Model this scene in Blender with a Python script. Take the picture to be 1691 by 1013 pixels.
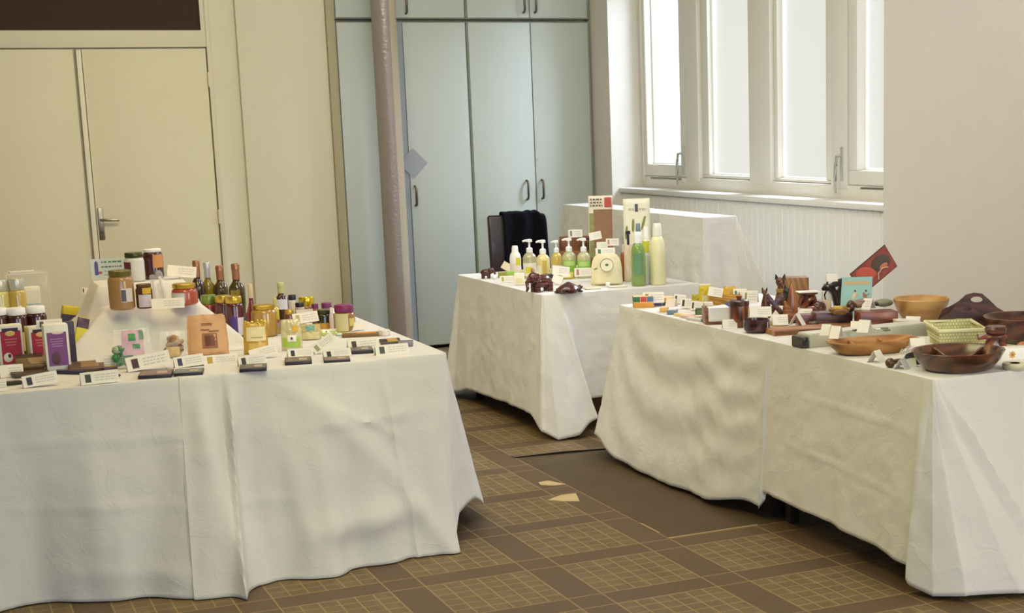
import bpy, bmesh, math, random
from mathutils import Vector, Matrix, Euler, noise
random.seed(7)
scn = bpy.context.scene
COL = scn.collection
for o in list(bpy.data.objects): bpy.data.objects.remove(o)

# ------------------------------------------------------------------ camera
F, PITCH, ROLL, YAW = 2539.656, .18411, -.027528, .426219
PX, PY = 1040.366, 673.641            # principal point: the photo is a crop, so the lens is shifted
HC = 1.622
fwd = Vector((math.sin(YAW), math.cos(YAW), 0)); rgt = Vector((math.cos(YAW), -math.sin(YAW), 0)); up0 = Vector((0, 0, 1))
FW = fwd*math.cos(PITCH) - up0*math.sin(PITCH)
U2 = up0*math.cos(PITCH) + fwd*math.sin(PITCH)
RT = rgt*math.cos(ROLL) + U2*math.sin(ROLL)
UP = -rgt*math.sin(ROLL) + U2*math.cos(ROLL)
C0 = Vector((0, 0, HC))
cam = bpy.data.cameras.new('camera'); camo = bpy.data.objects.new('camera', cam); COL.objects.link(camo)
m = Matrix.Identity(4)
for i in range(3):
    m[i][0] = RT[i]; m[i][1] = UP[i]; m[i][2] = -FW[i]; m[i][3] = C0[i]
camo.matrix_world = m
cam.sensor_width = 36; cam.sensor_fit = 'HORIZONTAL'
cam.lens = F/1691*36
cam.shift_x = (845.5-PX)/1691; cam.shift_y = (PY-506.5)/1691
cam.clip_start = .05
scn.camera = camo

# ------------------------------------------------------------------ world, lights, exposure
W = bpy.data.worlds.new('sky'); scn.world = W; W.use_nodes = True
W.node_tree.nodes['Background'].inputs[0].default_value = (1, .985, .945, 1)
W.node_tree.nodes['Background'].inputs[1].default_value = .98
def area(name, loc, target, sx, sy, power, color):
    l = bpy.data.lights.new(name, 'AREA'); l.shape = 'RECTANGLE'; l.size = sx; l.size_y = sy; l.energy = power; l.color = color
    o = bpy.data.objects.new(name, l); COL.objects.link(o); o.location = loc
    o.rotation_euler = (Vector(target)-Vector(loc)).to_track_quat('-Z', 'Y').to_euler()
    return o
area('ceiling_lamp_far', (1.8, 7.4, 3.2), (2.0, 10.2, .9), 2.2, .8, 55, (1, .99, .82))
area('ceiling_lamp_near', (1.2, 4.2, 3.2), (3.4, 5.2, .6), 2.2, .8, 55, (1, .96, .50))
area('fill_left_table', (.6, 6.6, 3.25), (.6, 6.6, 0), 2.0, .8, 25, (1, .60, .20))  # added overhead fill to warm and brighten the front table, no fixture
area('fill_right_table', (3.2, 6.0, 3.25), (3.2, 6.0, 0), .8, 2.4, 32, (.84, .80, 1))  # added overhead fill to brighten the woodware tables, no fixture
area('daylight_rear_window', (.6, -2.2, 2.0), (2.2, 6, 1.1), 3.4, 1.8, 112, (.50, .66, 1))
area('fill_near_side', (4.6, .8, 1.9), (1.8, 3.6, .6), 2.6, 1.6, 135, (1, .90, .74))  # added fill light where an unseen side window is assumed
area('daylight_through_window', (7.6, 8.8, 4.6), (3.9, 8.5, 1.1), 3.4, 2.0, 1000, (.64, .75, 1))
vs = scn.view_settings; vs.view_transform = 'Standard'; vs.look = 'None'; vs.exposure = 0.0; vs.gamma = 1.0; vs.use_curve_mapping = False

# ------------------------------------------------------------------ placing: a pixel of the photo -> a point of the room
def ray(x, y): return RT*((x-PX)/F) - UP*((y-PY)/F) + FW
def at(x, y, z=0.):
    d = ray(x, y); return C0 + d*((z-HC)/d.z)
def atY(x, y, Y):
    d = ray(x, y); return C0 + d*(Y/d.y)
def atX(x, y, X):
    d = ray(x, y); return C0 + d*(X/d.x)
T = .744
class Spot:
    def __init__(s, px, base=None, Y=None, X=None, z=T):
        if base is not None: s.p = at(px, base, z)
        else:                                   # solve the missing coordinate on the vertical plane through this pixel column
            n = RT*F - FW*(px-PX)
            dz = (z-HC)*n.z
            if Y is not None: s.p = Vector(((-Y*n.y-dz)/n.x, Y, z))
            else: s.p = Vector((X, (-X*n.x-dz)/n.y, z))
        s.px = px; s.k = F/((s.p-C0).dot(FW))
    def h(s, top): return max(.004, atY(s.px, top, s.p.y).z - s.p.z)
    def w(s, wpx): return wpx/s.k
    @property
    def face(s): return math.degrees(math.atan2(-s.p.x, s.p.y))   # yaw that turns a front (-Y) towards the room's middle aisle

# ------------------------------------------------------------------ materials
def lin(c):
    return tuple((v/12.92 if v <= .04045 else ((v+.055)/1.055)**2.4) for v in [x/255 for x in c]) + (1,)
_M = {}
def mat(c, rough=.6, metal=0., spec=.5, var=.0, coat=0., vs_=60.):
    key = (c, rough, metal, spec, var, coat, vs_)
    if key in _M: return _M[key]
    M = bpy.data.materials.new('paint_%d_%d_%d' % c); M.use_nodes = True
    N = M.node_tree.nodes; L = M.node_tree.links; b = N['Principled BSDF']
    b.inputs['Base Color'].default_value = lin(c); b.inputs['Roughness'].default_value = rough; b.inputs['Metallic'].default_value = metal
    b.inputs['Specular IOR Level'].default_value = spec; b.inputs['Coat Weight'].default_value = coat
    if var:
        tc = N.new('ShaderNodeTexCoord'); nz = N.new('ShaderNodeTexNoise'); nz.inputs['Scale'].default_value = vs_; nz.inputs['Detail'].default_value = 4
        mx = N.new('ShaderNodeMix'); mx.data_type = 'RGBA'
        k = lin(c); mx.inputs[6].default_value = tuple(max(0, v*(1-var)) for v in k[:3])+(1,); mx.inputs[7].default_value = tuple(min(1, v*(1+var)) for v in k[:3])+(1,)
        L.new(tc.outputs['Object'], nz.inputs['Vector']); L.new(nz.outputs['Fac'], mx.inputs[0]); L.new(mx.outputs[2], b.inputs['Base Color'])
    _M[key] = M; return M
def wood(c1, c2, scale=18, rough=.32, coat=.25, axis='X'):
    key = ('w', c1, c2, scale, rough, axis)
    if key in _M: return _M[key]
    M = bpy.data.materials.new('wood_%d_%d_%d' % c1); M.use_nodes = True
    N = M.node_tree.nodes; L = M.node_tree.links; b = N['Principled BSDF']
    tc = N.new('ShaderNodeTexCoord'); mp = N.new('ShaderNodeMapping')
    mp.inputs['Scale'].default_value = {'X': (.25, 1, 1.6), 'Z': (1, 1, .25)}[axis]
    wv = N.new('ShaderNodeTexWave'); wv.inputs['Scale'].default_value = scale; wv.inputs['Distortion'].default_value = 6; wv.inputs['Detail'].default_value = 3; wv.bands_direction = 'DIAGONAL'
    rp = N.new('ShaderNodeValToRGB'); rp.color_ramp.elements[0].color = lin(c1); rp.color_ramp.elements[1].color = lin(c2)
    L.new(tc.outputs['Object'], mp.inputs[0]); L.new(mp.outputs[0], wv.inputs[0]); L.new(wv.outputs['Fac'], rp.inputs[0]); L.new(rp.outputs[0], b.inputs['Base Color'])
    b.inputs['Roughness'].default_value = rough; b.inputs['Coat Weight'].default_value = coat; b.inputs['Coat Roughness'].default_value = .2
    _M[key] = M; return M
def cloth_mat(c, bump=.22, key='cloth'):
    M = bpy.data.materials.new(key); M.use_nodes = True
    N = M.node_tree.nodes; L = M.node_tree.links; b = N['Principled BSDF']
    b.inputs['Base Color'].default_value = lin(c); b.inputs['Roughness'].default_value = .92; b.inputs['Specular IOR Level'].default_value = .15
    b.inputs['Sheen Weight'].default_value = .15
    tc = N.new('ShaderNodeTexCoord')
    n1 = N.new('ShaderNodeTexNoise'); n1.inputs['Scale'].default_value = 5.5; n1.inputs['Detail'].default_value = 6; n1.inputs['Distortion'].default_value = .6
    v1 = N.new('ShaderNodeTexVoronoi'); v1.feature = 'DISTANCE_TO_EDGE'; v1.inputs['Scale'].default_value = 6
    nd = N.new('ShaderNodeMix'); nd.data_type = 'RGBA'; nd.inputs[0].default_value = .35
    L.new(tc.outputs['Object'], nd.inputs[6]); L.new(n1.outputs['Color'], nd.inputs[7]); L.new(nd.outputs[2], v1.inputs['Vector'])
    mr = N.new('ShaderNodeMapRange'); mr.inputs[1].default_value = 0; mr.inputs[2].default_value = .06; mr.inputs[3].default_value = 1; mr.inputs[4].default_value = 0
    L.new(v1.outputs['Distance'], mr.inputs[0])
    ad = N.new('ShaderNodeMath'); ad.operation = 'MULTIPLY_ADD'; ad.inputs[1].default_value = .07
    L.new(mr.outputs[0], ad.inputs[0]); L.new(n1.outputs['Fac'], ad.inputs[2])
    bp = N.new('ShaderNodeBump'); bp.inputs['Strength'].default_value = bump; bp.inputs['Distance'].default_value = .03
    L.new(tc.outputs['Object'], n1.inputs['Vector']); L.new(ad.outputs[0], bp.inputs['Height']); L.new(bp.outputs[0], b.inputs['Normal'])
    return M
def clear_mat(c=(245, 245, 235), alpha=.25, rough=.12, name='clear_plastic'):
    key = (name, c, alpha)
    if key in _M: return _M[key]
    M = bpy.data.materials.new(name); M.use_nodes = True
    N = M.node_tree.nodes; L = M.node_tree.links; b = N['Principled BSDF']
    b.inputs['Base Color'].default_value = lin(c); b.inputs['Roughness'].default_value = rough; b.inputs['Alpha'].default_value = alpha; b.inputs['Specular IOR Level'].default_value = .8
    _M[key] = M; return M

# ------------------------------------------------------------------ mesh builder
class MB:
    def __init__(s): s.v = []; s.f = []; s.m = []; s.sm = []; s.mats = []
    def mi(s, mt):
        if mt not in s.mats: s.mats.append(mt)
        return s.mats.index(mt)
    def add(s, vs, fs, mt, smooth=False, rot=None, org=(0, 0, 0)):
        b = len(s.v); k = s.mi(mt); o = Vector(org)
        for p in vs:
            p = Vector(p)
            if rot is not None: p = rot @ p
            s.v.append(p+o)
        for f in fs: s.f.append([b+i for i in f]); s.m.append(k); s.sm.append(smooth)
        return s
    def box(s, c, d, mt, bev=0, rot=None, seg=2):
        c = Vector(c); x, y, z = d[0]/2, d[1]/2, d[2]/2
        if not bev:
            vs = [(i, j, k) for i in (-x, x) for j in (-y, y) for k in (-z, z)]
            fs = [(0, 1, 3, 2), (4, 6, 7, 5), (0, 4, 5, 1), (2, 3, 7, 6), (0, 2, 6, 4), (1, 5, 7, 3)]
            return s.add(vs, fs, mt, False, rot, c)
        bm = bmesh.new(); bmesh.ops.create_cube(bm, size=1)
        for v in bm.verts: v.co = Vector((v.co.x*d[0], v.co.y*d[1], v.co.z*d[2]))
        bmesh.ops.bevel(bm, geom=bm.edges[:], offset=bev, segments=seg, affect='EDGES', profile=.5)
        bm.verts.index_update()
        s.add([v.co.copy() for v in bm.verts], [[v.index for v in f.verts] for f in bm.faces], mt, False, rot, c); bm.free(); return s
    def lathe(s, prof, mt, n=28, c=(0, 0), smooth=True, sx=1., sy=1., rot=None, org=None):
        vs = []; fs = []
        for r, z in prof:
            for i in range(n):
                a = 2*math.pi*i/n; vs.append((r*math.cos(a)*sx, r*math.sin(a)*sy, z))
        for j in range(len(prof)-1):
            for i in range(n):
                i2 = (i+1) % n; fs.append((j*n+i, j*n+i2, (j+1)*n+i2, (j+1)*n+i))
        if prof[0][0] > 1e-5: fs.append(tuple(range(n))[::-1])
        if prof[-1][0] > 1e-5: fs.append(tuple((len(prof)-1)*n+i for i in range(n)))
        return s.add(vs, fs, mt, smooth, rot, org or (c[0], c[1], 0))
    def cyl(s, a, b, r, mt, n=14, r2=None):
        a = Vector(a); b = Vector(b); d = b-a; q = Vector((0, 0, 1)).rotation_difference(d.normalized()).to_matrix()
        L = d.length; r2 = r if r2 is None else r2
        return s.lathe([(r, 0), (r2, L)], mt, n, rot=q, org=a)
    def tube(s, pts, r, mt, n=8):
        pts = [Vector(p) for p in pts]; vs = []; fs = []
        for j, p in enumerate(pts):
            d = (pts[min(j+1, len(pts)-1)]-pts[max(j-1, 0)]).normalized()
            q = Vector((0, 0, 1)).rotation_difference(d).to_matrix(); rr = r[j] if isinstance(r, (list, tuple)) else r
            for i in range(n):
                a = 2*math.pi*i/n; vs.append(p+q @ Vector((rr*math.cos(a), rr*math.sin(a), 0)))
        for j in range(len(pts)-1):
            for i in range(n):
                i2 = (i+1) % n; fs.append((j*n+i, j*n+i2, (j+1)*n+i2, (j+1)*n+i))
        fs.append(tuple(range(n))[::-1]); fs.append(tuple((len(pts)-1)*n+i for i in range(n)))
        return s.add(vs, fs, mt, True)
    def ell(s, c, r, mt, n=16, rot=None):
        vs = []; fs = []; h = n//2
        for j in range(h+1):
            t = math.pi*j/h
            for i in range(n):
                a = 2*math.pi*i/n; vs.append((r[0]*math.sin(t)*math.cos(a), r[1]*math.sin(t)*math.sin(a), -r[2]*math.cos(t)))
        for j in range(h):
            for i in range(n):
                i2 = (i+1) % n; fs.append((j*n+i, j*n+i2, (j+1)*n+i2, (j+1)*n+i))
        return s.add(vs, fs, mt, True, rot, c)
    def quad(s, p, mt): return s.add(p, [tuple(range(len(p)))], mt)
    def prism(s, poly, y0, y1, mt, rot=None, org=(0, 0, 0)):   # outline in x,z pushed along y
        n = len(poly); vs = [(x, y0, z) for x, z in poly]+[(x, y1, z) for x, z in poly]
        fs = [tuple(range(n)), tuple(range(2*n-1, n-1, -1))]+[(i, i+n, (i+1) % n+n, (i+1) % n) for i in range(n)]
        return s.add(vs, fs, mt, False, rot, org)
    def sheet(s, fn, nu, nv, mt, smooth=True):
        vs = [fn(i/nu, j/nv) for j in range(nv+1) for i in range(nu+1)]
        fs = [(j*(nu+1)+i, j*(nu+1)+i+1, (j+1)*(nu+1)+i+1, (j+1)*(nu+1)+i) for j in range(nv) for i in range(nu)]
        return s.add(vs, fs, mt, smooth)
    def build(s, name, parent=None, weld=False):
        me = bpy.data.meshes.new(name)
        me.from_pydata([tuple(v) for v in s.v], [], s.f)
        for mt in s.mats: me.materials.append(mt)
        bm = bmesh.new(); bm.from_mesh(me)
        for i, f in enumerate(bm.faces): f.material_index = s.m[i]; f.smooth = s.sm[i]
        if weld: bmesh.ops.remove_doubles(bm, verts=bm.verts[:], dist=1e-4)
        bmesh.ops.recalc_face_normals(bm, faces=bm.faces[:]); bm.to_mesh(me); bm.free()
        try: me.set_sharp_from_angle(angle=math.radians(40))
        except Exception: pass
        o = bpy.data.objects.new(name, me); COL.objects.link(o)
        if parent: o.parent = parent
        return o
def tag(o, label, cat, group=None):
    o['label'] = label; o['category'] = cat
    if group: o['group'] = group
    return o
def thing(name, label, cat, loc, yaw=0, group=None):
    o = bpy.data.objects.new(name, None); COL.objects.link(o); o.empty_display_size = .05
    o.location = loc; o.rotation_euler = (0, 0, math.radians(yaw)); return tag(o, label, cat, group)
def struct(o, label=None):
    o['kind'] = 'structure'
    if label: o['label'] = label
    return o
def solo(mb, name, label, cat, loc, yaw=0, group=None, weld=False):
    o = mb.build(name, None, weld); o.location = loc; o.rotation_euler = (0, 0, math.radians(yaw)); return tag(o, label, cat, group)
def R(x=0, y=0, z=0): return Euler((math.radians(x), math.radians(y), math.radians(z))).to_matrix()

# ------------------------------------------------------------------ the room
YB, XP, XW, CE = 10.93, 4.72, 4.988, 3.35
wallm = mat((226, 219, 192), .85, var=.03, vs_=6); wallr = mat((219, 213, 201), .85, var=.03, vs_=6); doorm = mat((228, 219, 184), .55, var=.02, vs_=5)
trimm = mat((224, 215, 186), .6); winm = mat((226, 222, 210), .45); nichem = mat((240, 240, 236), .8)

def floor_mat():
    M = bpy.data.materials.new('mosaic_lino'); M.use_nodes = True
    N = M.node_tree.nodes; L = M.node_tree.links; b = N['Principled BSDF']
    def mth(op, a, c=None):
        n = N.new('ShaderNodeMath'); n.operation = op
        for i, v in enumerate((a, c)):
            if v is None: continue
            if isinstance(v, (int, float)): n.inputs[i].default_value = v
            else: L.new(v, n.inputs[i])
        return n.outputs[0]
    tc = N.new('ShaderNodeTexCoord'); sp = N.new('ShaderNodeSeparateXYZ'); L.new(tc.outputs['Object'], sp.inputs[0])
    u = mth('FLOORED_MODULO', mth('DIVIDE', mth('SUBTRACT', sp.outputs[0], 2.0327), .065), 8.)
    v = mth('FLOORED_MODULO', mth('DIVIDE', mth('SUBTRACT', 4.630, sp.outputs[1]), .065), 8.)
    inp = mth('MULTIPLY', mth('LESS_THAN', u, 6.0), mth('LESS_THAN', v, 6.0))
    def line(w, k):      # near an integer
        fr = mth('FRACT', mth('ADD', w, .5)); return mth('LESS_THAN', mth('ABSOLUTE', mth('SUBTRACT', fr, .5)), k)
    inner = mth('MULTIPLY', mth('MAXIMUM', mth('MULTIPLY', line(u, .045), 1), mth('MULTIPLY', line(v, .06), .75)), inp)
    def edge(w, k):
        a = mth('LESS_THAN', mth('ABSOLUTE', mth('SUBTRACT', w, 6.0)), k); c = mth('LESS_THAN', w, k); d = mth('GREATER_THAN', w, 8-k)
        return mth('MAXIMUM', a, mth('MAXIMUM', c, d))
    lines = mth('MAXIMUM', inner, mth('MAXIMUM', edge(u, .05), mth('MULTIPLY', edge(v, .07), .8)))
    cell = N.new('ShaderNodeCombineXYZ'); L.new(mth('FLOOR', mth('DIVIDE', sp.outputs[0], .065)), cell.inputs[0]); L.new(mth('FLOOR', mth('DIVIDE', sp.outputs[1], .065)), cell.inputs[1])
    wn = N.new('ShaderNodeTexWhiteNoise'); L.new(cell.outputs[0], wn.inputs[0])
    nz = N.new('ShaderNodeTexNoise'); nz.inputs['Scale'].default_value = 90; nz.inputs['Detail'].default_value = 5; L.new(tc.outputs['Object'], nz.inputs[0])
    def mix(f, a, c):
        n = N.new('ShaderNodeMix'); n.data_type = 'RGBA'
        if isinstance(f, (int, float)): n.inputs[0].default_value = f
        else: L.new(f, n.inputs[0])
        for i, q in ((6, a), (7, c)):
            if isinstance(q, tuple): n.inputs[i].default_value = q
            else: L.new(q, n.inputs[i])
        return n.outputs[2]
    brick = mix(wn.outputs[0], lin((112, 92, 60)), lin((124, 106, 72)))
    base = mix(inp, lin((100, 80, 57)), brick)
    base = mix(mth('MULTIPLY', nz.outputs['Fac'], .45), base, lin((78, 62, 44)))
    colr = mix(mth('MULTIPLY', lines, .46), base, lin((176, 148, 92)))
    # the stretch where the tiles are gone and the dark screed shows
    def rng(w, a, c): return mth('MULTIPLY', mth('GREATER_THAN', w, a), mth('LESS_THAN', w, c))
    wob = mth('MULTIPLY', mth('SUBTRACT', nz.outputs['Fac'], .5), .02)
    n2 = N.new('ShaderNodeTexNoise'); n2.inputs['Scale'].default_value = 4.5; L.new(tc.outputs['Object'], n2.inputs[0])
    gone = mth('MULTIPLY', rng(mth('ADD', sp.outputs[0], mth('ADD', wob, 0)), 2.555, 5.), rng(mth('ADD', sp.outputs[1], wob), 5.285, 7.005))
    screed = mix(n2.outputs['Fac'], lin((70, 56, 36)), lin((90, 73, 46)))
    colr = mix(gone, colr, screed)
    L.new(colr, b.inputs['Base Color']); b.inputs['Roughness'].default_value = .52; b.inputs['Specular IOR Level'].default_value = .3
    bp = N.new('ShaderNodeBump'); bp.inputs['Strength'].default_value = .15; bp.inputs['Distance'].default_value = .004
    L.new(mth('SUBTRACT', mth('MULTIPLY', nz.outputs['Fac'], .4), lines), bp.inputs['Height']); L.new(bp.outputs[0], b.inputs['Normal'])
    return M
struct(MB().box((.3, 4, -.05), (10.4, 14.4, .1), floor_mat()).build('floor'))
struct(MB().box((.3, 4, CE+.05), (10.4, 14.4, .1), mat((232, 230, 222), .9)).build('ceiling'))
struct(MB().box((-4.55, 4, CE/2), (.1, 14.2, CE), wallm).build('wall_left'))
struct(MB().box((.3, -3.05, CE/2), (10.2, .1, CE), wallm).build('wall_front'))
bk = MB(); bk.box(((-4.5+2.735)/2, YB+.12, CE/2), (2.735+4.5, .14, CE), wallm); bk.box((3.8, YB+.2, CE/2), (2.2, .1, CE), wallm); bk.box((2.40, YB+.035, CE/2), (.62, .06, CE), wallm, .004)
struct(bk.build('wall_back'))
# right wall: two piers with the window niche between them
NY0, NY1, NZ1 = 7.02, 10.605, 3.0
rw = MB()
rw.box((XP+.3, (NY0-3)/2, CE/2), (.6, NY0+3, CE), wallr); rw.box((XP+.3, (NY1+YB+.1)/2, CE/2), (.6, YB+.1-NY1, CE), wallr)
rw.box((XP+.3, (NY0+NY1)/2, (NZ1+CE)/2), (.6, NY1-NY0, CE-NZ1), wallr)
struct(rw.build('wall_right'))
wn = MB(); wn.box(((4.815+5.32)/2, (NY0+NY1)/2, .548), (5.32-4.815, NY1-NY0, 1.096), nichem)
nb = int((NY1-NY0)/.075)
bead = mat((236, 233, 222), .6)
for i in range(nb):
    y = NY0+(i+.5)*(NY1-NY0)/nb; wn.box((4.81, y, .548), (.014, .0735, 1.096), bead, .0025, seg=1)
struct(wn.build('wall_window_panelling'))
struct(MB().box(((4.775+5.0)/2, (NY0+NY1)/2, 1.118), (5.0-4.775, NY1-NY0, .036), winm, .006).build('trim_1'), 'white window ledge above the beaded panelling')
# window
def ring(mb, y0, y1, z0, z1, gy0, gy1, gz0, gz1, x0, x1, mt):
    for a, b, c, d in ((y0, y1, z0, gz0), (y0, y1, gz1, z1), (y0, gy0, gz0, gz1), (gy1, y1, gz0, gz1)):
        mb.box(((x0+x1)/2, (a+b)/2, (c+d)/2), (x1-x0, b-a, d-c), mt, .006)
glass = bpy.data.materials.new('window_glass'); glass.use_nodes = True
_n = glass.node_tree.nodes; _l = glass.node_tree.links; _n.remove(_n['Principled BSDF'])
_t = _n.new('ShaderNodeBsdfTransparent'); _g = _n.new('ShaderNodeBsdfGlossy'); _g.inputs['Roughness'].default_value = .15; _x = _n.new('ShaderNodeMixShader'); _x.inputs[0].default_value = .06
_t.inputs[0].default_value = (.95, .95, .93, 1)
_l.new(_t.outputs[0], _x.inputs[1]); _l.new(_g.outputs[0], _x.inputs[2]); _l.new(_x.outputs[0], _n['Material Output'].inputs[0])
panes = [(9.962, 10.518, 1.305), (8.977, 9.563, 1.243), (8.045, 8.62, 1.238), (7.105, 7.674, 1.305)]
win = MB()
win.box((5.03, (NY0+NY1)/2, 1.175), (.12, NY1-NY0, .085), winm, .006)
win.box((5.03, (NY0+NY1)/2, NZ1-.03), (.12, NY1-NY0, .06), winm, .006)
for a, b in ((9.665, 9.865), (8.665, 8.945), (7.77, 7.945), (10.565, NY1), (NY0, 7.055)):
    win.box((5.026, (a+b)/2, 2.08), (.12, b-a, 1.775), winm, .008)
w1 = struct(win.build('window_1'))
for i, (a, b, z0) in enumerate(panes):
    lo, hi = [(9.87, 10.56), (8.95, 9.66), (7.95, 8.66), (7.06, 7.765)][i]
    cs = MB(); x0 = 4.975 if i in (0, 3) else 4.995
    ring(cs, lo, hi, 1.22, 2.94, a, b, z0, 2.88, x0, 5.06, winm)
    ring(cs, a-.003, b+.003, z0-.003, 2.883, a+.012, b-.012, z0+.012, 2.868, 5.03, 5.05, mat((250, 250, 246), .4))
    c = cs.build('window_sash', w1)
    MB().box((5.055, (a+b)/2, (z0+2.88)/2), (.006, b-a+.01, 2.88-z0+.01), glass).build('pane', c)
hm = mat((196, 196, 186), .35, .4)
for y in (9.915, 7.82):
    hb = MB(); hb.box((4.968, y, 1.34), (.014, .03, .2), hm, .004)
    hb.tube([(4.965, y, 1.39), (4.93, y, 1.385), (4.925, y+.005, 1.33), (4.925, y+.012, 1.24), (4.93, y+.016, 1.17)], [.010, .011, .011, .010, .008], hm)
    hb.build('window_handle', w1)
for y0, y1 in ((9.95, 10.45), (7.1, 7.62)):
    MB().tube([(4.97, y0, 1.205), (4.967, (y0+y1)/2, 1.208), (4.97, y1, 1.205)], .006, mat((120, 118, 108), .4, .5), 6).build('stay_rail', w1)
# door pair with dark transom
for nm, x0, x1, kind in (('door_1', 1.072, 1.872, 'r'), ('door_2', .20, 1.018, 'l')):
    d = struct(MB().box(((x0+x1)/2, YB+.025, 1.097), (x1-x0, .04, 2.18), doorm, .003).build(nm), 'cream flush door leaf' + (' with lever handle' if kind == 'r' else ' with no handle'))
    if kind == 'r':
        h = MB(); st = mat((150, 142, 128), .3, .9)
        h.box((1.098, YB+.001, 1.04), (.036, .012, .215), st, .004)
        h.tube([(1.098, YB, 1.068), (1.098, YB-.05, 1.068), (1.12, YB-.058, 1.067), (1.21, YB-.056, 1.063)], .0085, st)
        h.cyl((1.098, YB-.006, .985), (1.098, YB-.011, .985), .009, mat((60, 55, 48), .4)).build('door_handle', d)
        for z in (1.0, 1.93): MB().cyl((1.878, YB-.006, z), (1.878, YB-.006, z+.1), .008, trimm).build('hinge', d)
struct(MB().box((1.05, YB+.012, 1.095), (.032, .05, 2.18), mat((236, 228, 198), .5), .004).build('trim_2'), 'cream cover strip between the two door leaves')
fr = MB(); fr.box((1.895, YB+.03, 1.46), (.03, .07, 2.92), trimm, .004); fr.box((.17, YB+.03, 1.46), (.05, .07, 2.92), trimm, .004)
fr.box((1.02, YB+.03, 2.252), (1.72, .06, .112), trimm, .004); fr.box((1.02, YB+.03, 2.94), (1.72, .06, .06), trimm, .004); fr.box((1.867, YB+.03, 2.6), (.03, .05, .6), trimm)
struct(fr.build('trim_3'), 'cream frame around the doors and the dark transom')
struct(MB().box((1.01, YB+.035, 2.61), (1.68, .01, .60), mat((72, 54, 46), .9, spec=.1)).build('window_2'), 'dark transom pane above the doors')
struct(MB().box((2.735, YB+.0, CE/2), (.06, .07, CE), mat((176, 166, 132), .6), .004).build('trim_4'), 'brownish edge board at the side of the cupboards')
for i, (x0, x1, y0, y1) in enumerate(((-4.5, .14, YB+.035, YB+.052), (2.09, 2.70, YB-.012, YB+.006))):
    struct(MB().box(((x0+x1)/2, (y0+y1)/2, .05), (x1-x0, y1-y0, .1), trimm, .003).build('baseboard_back' if i == 0 else 'baseboard_pilaster'))

# ------------------------------------------------------------------ cupboards
blue = mat((192, 199, 191), .5, var=.03, vs_=4); gapm = mat((104, 104, 90), .8); carc = mat((150, 152, 138), .7); hnd = mat((92, 78, 60), .35, .6)
def bow(x, z, hh=.075):
    return MB().tube([(x, -.002, z+hh), (x, -.028, z+hh*.93), (x, -.036, z+hh*.6), (x, -.036, z-hh*.6), (x, -.028, z-hh*.93), (x, -.002, z-hh)], .0085, hnd)
def cupboard(label, cat, x0, x1, z0, z1, doors, handles, lock=None, shade_span=None):
    t = thing('cupboard', label, cat, (0, YB, 0))
    MB().box(((x0+x1)/2, .05, (z0+z1)/2), (x1-x0, .10, z1-z0), carc).build('cupboard_body', t)
    for i, (a, b) in enumerate(doors):
        d = MB().box(((a+b)/2, -.009, (z0+z1)/2), (b-a, .018, z1-z0-.016), blue, .002).build('door', t)
        for hx, hz, di in handles:
            if di == i: h = bow(hx, hz, .07).build('handle', d); h.location = (0, -.017, 0)
        if lock and lock[2] == i: MB().cyl((lock[0], -.018, lock[1]), (lock[0], -.024, lock[1]), .011, mat((205, 205, 195), .2, .9)).build('lock', d)
    if shade_span: MB().box(((shade_span[0]+shade_span[1])/2, -.006, (z0+z1)/2), (shade_span[1]-shade_span[0], .012, z1-z0-.016), mat((158, 164, 172), .55)).build('shade_strip', t)  # grey-blue strip stands in for the pillar's shadow on the cupboard
    return t
cupboard('tall pale blue cupboard behind the round pillar', 'cupboard', 2.77, 3.733, .02, 2.365, ((2.778, 3.158), (3.255, 3.722)), ((3.285, 1.131, 1),), shade_span=(3.162, 3.252))
cupboard('tall pale blue double cupboard behind the dark chair', 'cupboard', 3.737, 4.712, .02, 2.365, ((3.747, 4.226), (4.234, 4.690)), ((4.153, 1.137, 0), (4.275, 1.137, 1)), lock=(4.243, 1.362, 1))
cupboard('small pale blue cupboard above the one by the pillar', 'cupboard', 2.77, 3.733, 2.385, 3.1, ((2.778, 3.2), (3.212, 3.722)), ((3.285, 2.49, 1),))
cupboard('small pale blue double cupboard above the one behind the chair', 'cupboard', 3.737, 4.712, 2.385, 3.1, ((3.747, 4.226), (4.234, 4.690)), ((4.18, 2.5, 0), (4.27, 2.5, 1)))
# pillar
pm = bpy.data.materials.new('two_tone_gloss'); pm.use_nodes = True
_n = pm.node_tree.nodes; _l = pm.node_tree.links; _b = _n['Principled BSDF']
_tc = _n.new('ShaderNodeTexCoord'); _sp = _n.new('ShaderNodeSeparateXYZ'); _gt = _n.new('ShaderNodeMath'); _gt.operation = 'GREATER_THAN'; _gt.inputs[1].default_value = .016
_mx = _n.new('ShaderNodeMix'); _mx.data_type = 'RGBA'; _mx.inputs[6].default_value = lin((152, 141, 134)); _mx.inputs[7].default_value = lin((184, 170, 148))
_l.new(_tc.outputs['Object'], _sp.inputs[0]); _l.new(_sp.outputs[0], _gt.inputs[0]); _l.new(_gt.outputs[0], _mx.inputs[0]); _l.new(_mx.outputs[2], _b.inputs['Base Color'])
_nz = _n.new('ShaderNodeTexNoise'); _nz.inputs['Scale'].default_value = 45; _bp = _n.new('ShaderNodeBump'); _bp.inputs['Strength'].default_value = .35; _bp.inputs['Distance'].default_value = .01
_l.new(_tc.outputs['Object'], _nz.inputs[0]); _l.new(_nz.outputs['Fac'], _bp.inputs['Height']); _l.new(_bp.outputs[0], _b.inputs['Normal']); _b.inputs['Roughness'].default_value = .2
o = MB().lathe([(.087, 0), (.087, CE)], pm, 40).build('column'); o.location = (3.062, 10.7, 0); struct(o, 'round two-tone grey and beige pillar in front of the cupboards')
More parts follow.
